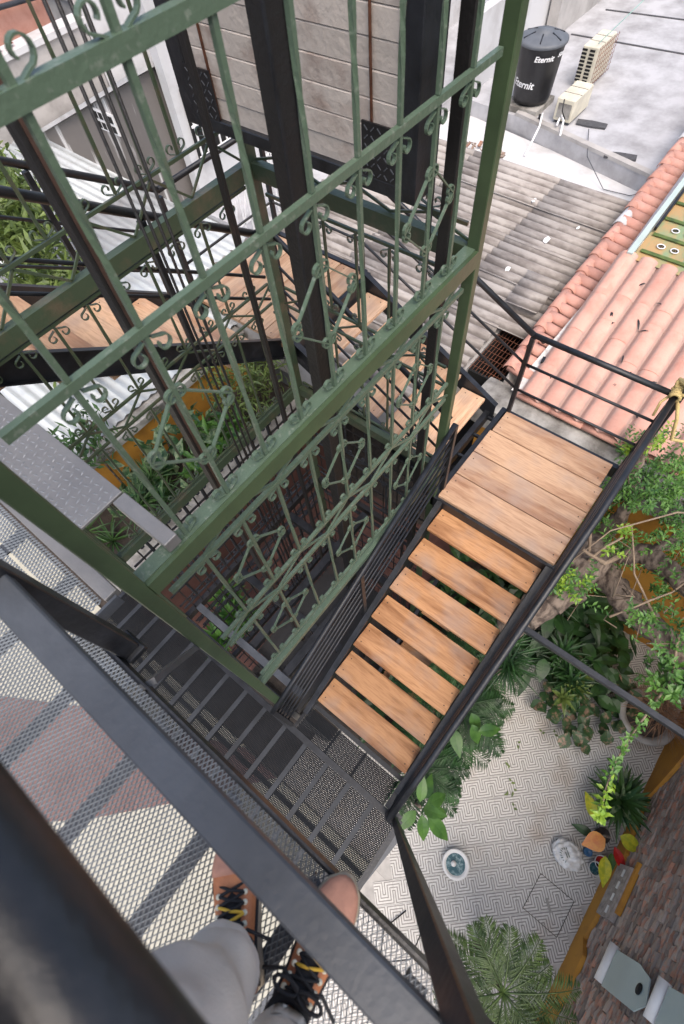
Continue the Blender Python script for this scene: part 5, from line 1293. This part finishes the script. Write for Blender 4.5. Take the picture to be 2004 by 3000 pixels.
# head details
face_ = HD + Vector((.075, 0, 0))
for s_ in (1, -1):
    part('eye', MB().lathe([(0, -.011), (.008, -.008), (.011, 0), (.008, .008), (0, .011)], tuple(HD + Vector((.085, s_*.030, .015))), 12), PAINT, pe)
    part('ear', MB().lathe([(0, -.028), (.010, -.02), (.014, 0), (.010, .02), (0, .028)], tuple(HD + Vector((-.005, s_*.088, 0))), 10), SKIN, pe)
part('nose', MB().tube([HD + Vector((.086, 0, .015)), HD + Vector((.105, 0, -.018))], [.006, .012], 8), SKIN, pe); part('mouth', MB().tube([HD + Vector((.084, -.02, -.045)), HD + Vector((.09, 0, -.047)), HD + Vector((.084, .02, -.045))], .005, 6), TOECAP, pe)
part('hair', MB().lathe([(.101, -.01), (.100, .03), (.085, .075), (.05, .105), (0, .115)], tuple(HD + Vector((-.018, 0, .01))), 24), HAIR, pe)
part('shirt', skin_mesh('shirt', [PV + Vector((0,0,.02)), CH, SH, LS, LE.lerp(LS, .4), RS, RE.lerp(RS, .4)], [(0,1),(1,2),(2,3),(3,4),(2,5),(5,6)], [.14, (.18,.14), .12, .072, .062, .072, .062], SHIRT), None, pe)
# trousers: two folded legs joined at the seat
def leg_tube(pts, rs, seed):
    rr = random.Random(seed); mb = MB(); n = 40; vs = []; fs = []; P_ = []; R_ = []
    for k in range(len(pts)-1):
        a, b = Vector(pts[k]), Vector(pts[k+1])
        for q in range(14): t = q/14; P_.append(a.lerp(b, t)); R_.append(rs[k]*(1-t)+rs[k+1]*t)
    P_.append(Vector(pts[-1])); R_.append(rs[-1]); L_ = len(P_); ph = [rr.uniform(0, 6.28) for _ in range(6)]
    for k, p in enumerate(P_):
        z = p.z - fz; fade = max(.25, 1 - z*1.1)
        for i in range(n):
            a = 2*math.pi*i/n
            f = .14*fade*math.sin(z*46 + math.sin(a + ph[0])*2.6 + ph[1]) + .045*math.sin(2*a + z*16 + ph[2]) + .035*math.sin(3*a - z*26 + ph[3]) + .022*math.sin(6*a + z*52 + ph[4] + 2*math.sin(a)) + .03*fade*abs(math.sin(z*30 + 2.2*math.cos(a + ph[2])))
            r_ = R_[k]*(1+f); vs.append((p.x + r_*math.cos(a)*1.06, p.y + r_*math.sin(a), p.z + .006*math.sin(2*a + ph[5])))
    for k in range(L_-1):
        for i in range(n): j = (i+1) % n; fs.append((k*n+i, k*n+j, (k+1)*n+j, (k+1)*n+i))
    mb.add(vs, fs)
    # inner hem
    o = len(mb.v); ring = [(P_[0].x + (vs[i][0]-P_[0].x)*.92, P_[0].y + (vs[i][1]-P_[0].y)*.92, vs[i][2]+.03) for i in range(n)]
    mb.add(ring, []); mb.f += [(i, o+i, o+(i+1) % n, (i+1) % n) for i in range(n)]
    mb.sm = True; return mb
tz = leg_tube([LA+Vector((.004,.018,.06)), LA.lerp(LK, .5)+Vector((.01,0,0)), LK, LH+Vector((0,0,.02))], [.060, .074, .094, .125], 3)
tz2 = leg_tube([RA+Vector((-.008,-.004,.06)), RA.lerp(RK, .5)+Vector((.005,0,0)), RK, RH+Vector((0,0,.02))], [.058, .072, .092, .125], 8)
tz.add(tz2.v, tz2.f); tz.lathe([(.0, -.04), (.10, -.03), (.165, 0), (.16, .10), (.15, .13)], (PV.x, PV.y, PV.z-.04), 28)
part('trousers', tz, FABRIC, pe)
def shoe(heel, toe, label, vis):
    """hiking boot: lofted sections from heel to toe, padded collar, sole, tongue, crossed laces"""
    h_, t_ = Vector((heel[0], heel[1], fz)), Vector((toe[0], toe[1], fz)); d = (t_-h_); L_ = d.length; d.normalize(); s_ = Vector((-d.y, d.x, 0)); k_ = 28
    prof = [(0, .022, .05), (.03, .036, .085), (.12, .038, .10), (.25, .038, .105), (.36, .040, .092), (.48, .044, .078), (.60, .049, .066), (.72, .051, .056), (.84, .047, .050), (.93, .036, .042), (.98, .020, .032), (1.0, .006, .024)]
    def loft(pr, z0, sc_w, zs=1.0):
        vs = []; fs = []
        for (t, w_, hh2) in pr:
            c = h_ + d*(L_*t)
            for i in range(k_):
                a = 2*math.pi*i/k_; x = math.cos(a); y = math.sin(a); sx = abs(x)**.75*(1 if x > 0 else -1); sy = abs(y)**.8*(1 if y > 0 else -1)
                vs.append(c + s_*(w_*sc_w*sx) + Vector((0, 0, z0 + (hh2*zs)*(.5+.5*sy))))
        for a in range(len(pr)-1):
            for i in range(k_): j = (i+1) % k_; fs.append((a*k_+i, a*k_+j, (a+1)*k_+j, (a+1)*k_+i))
        fs += [tuple(range(k_-1, -1, -1)), tuple((len(pr)-1)*k_+i for i in range(k_))]; return vs, fs
    up = MB(); up.add(*loft(prof[:10], .016, 1.0)); up.sm = True; up.f = [tuple(reversed(f)) for f in up.f]
    a_ = part('boot', up, LEATH, pe, label=label)
    tc_ = MB(); tc_.add(*loft([(.74, .0525, .058), (.80, .0515, .056), (.87, .046, .050), (.93, .038, .043), (.98, .022, .033), (1.0, .008, .024)], .016, 1.0)); tc_.sm = True; tc_.f = [tuple(reversed(f)) for f in tc_.f]
    part('toe_cap', tc_, TOECAP, a_)
    so = MB(); so.add(*loft([(t, w_+.006, .026) for t, w_, _ in prof[:-1]] + [(1.02, .012, .026)], -.002, 1.0)); so.sm = True; so.f = [tuple(reversed(f)) for f in so.f]
    part('sole', so, SOLE, a_)
    co = MB(); n = 20; pts = []
    for i in range(n+1):
        a = 2*math.pi*i/n; pts.append(h_ + d*(L_*(.17+.145*math.cos(a))) + s_*(.036*math.sin(a)) + Vector((0, 0, .122 + .008*math.cos(a))))
    co.tube(pts, .012, 8, False); part('collar', co, LACE, a_)
    tg = MB(); vs = []; 
    for k in range(7):
        t = .30+.38*k/6; hgt = .128-.062*k/6; c = h_ + d*(L_*t) + Vector((0, 0, hgt)); wv = .022
        vs += [c - s_*wv, c + Vector((0,0,.006)), c + s_*wv]
    tg.add(vs, [(k*3+q, k*3+q+1, k*3+q+4, k*3+q+3) for k in range(6) for q in range(2)]); tg.sm = True; part('tongue', tg, LACE, a_)
    for k in range(6):
        t0, t1 = .33+.058*k, .33+.058*(k+1); z0_, z1_ = .127-.0093*k, .127-.0093*(k+1)
        for q in (1, -1):
            p0 = h_ + d*(L_*t0) + s_*(.031*q) + Vector((0,0,z0_-.003)); p1 = h_ + d*(L_*t1) - s_*(.031*q) + Vector((0,0,z1_-.003)); m0 = (p0+p1)/2 + Vector((0,0,.014))
            part('lace', MB().tube([p0, m0, p1], .0034, 6), LACEY if (k*2+q) % 5 == 0 else LACE, a_)
            part('eyelet', MB().lathe([(0, 0), (.006, 0), (.006, .003), (0, .004)], tuple(p0), 10), ACM, a_)
    b0 = h_ + d*(L_*.36) + Vector((0, 0, .142))
    for q in (1, -1):
        lp = [b0 + d*(.012*math.sin(a)) + s_*q*(.028*(1-math.cos(a))) + Vector((0,0,.008*math.sin(a*.5))) for a in [i*.63 for i in range(11)]]
        part('lace', MB().tube(lp, .004, 6), LACE, a_)
        part('lace', MB().tube([b0, b0 + s_*q*.045 + d*.02, b0 + s_*q*.085 - d*.01 + Vector((0,0,-.03))], .0038, 6), LACE, a_)
    for q in (1, -1):
        st = MB()
        pts = [h_ + d*(L_*t) + s_*q*w_ + Vector((0,0,z_)) for t, w_, z_ in ((.05, .036, .04), (.2, .0405, .075), (.36, .041, .055), (.5, .046, .045), (.70, .0535, .035))]
        part('side_band', MB().tube(pts, .0045, 6), LACE, a_)
    return a_
shoe((-.515, -.005), (-.315, .225), 'boot whose toe is hidden under the rail', 0)
shoe((-.515, -.105), (-.205, -.052), 'boot with its toe cap poking past the deck edge', 1)
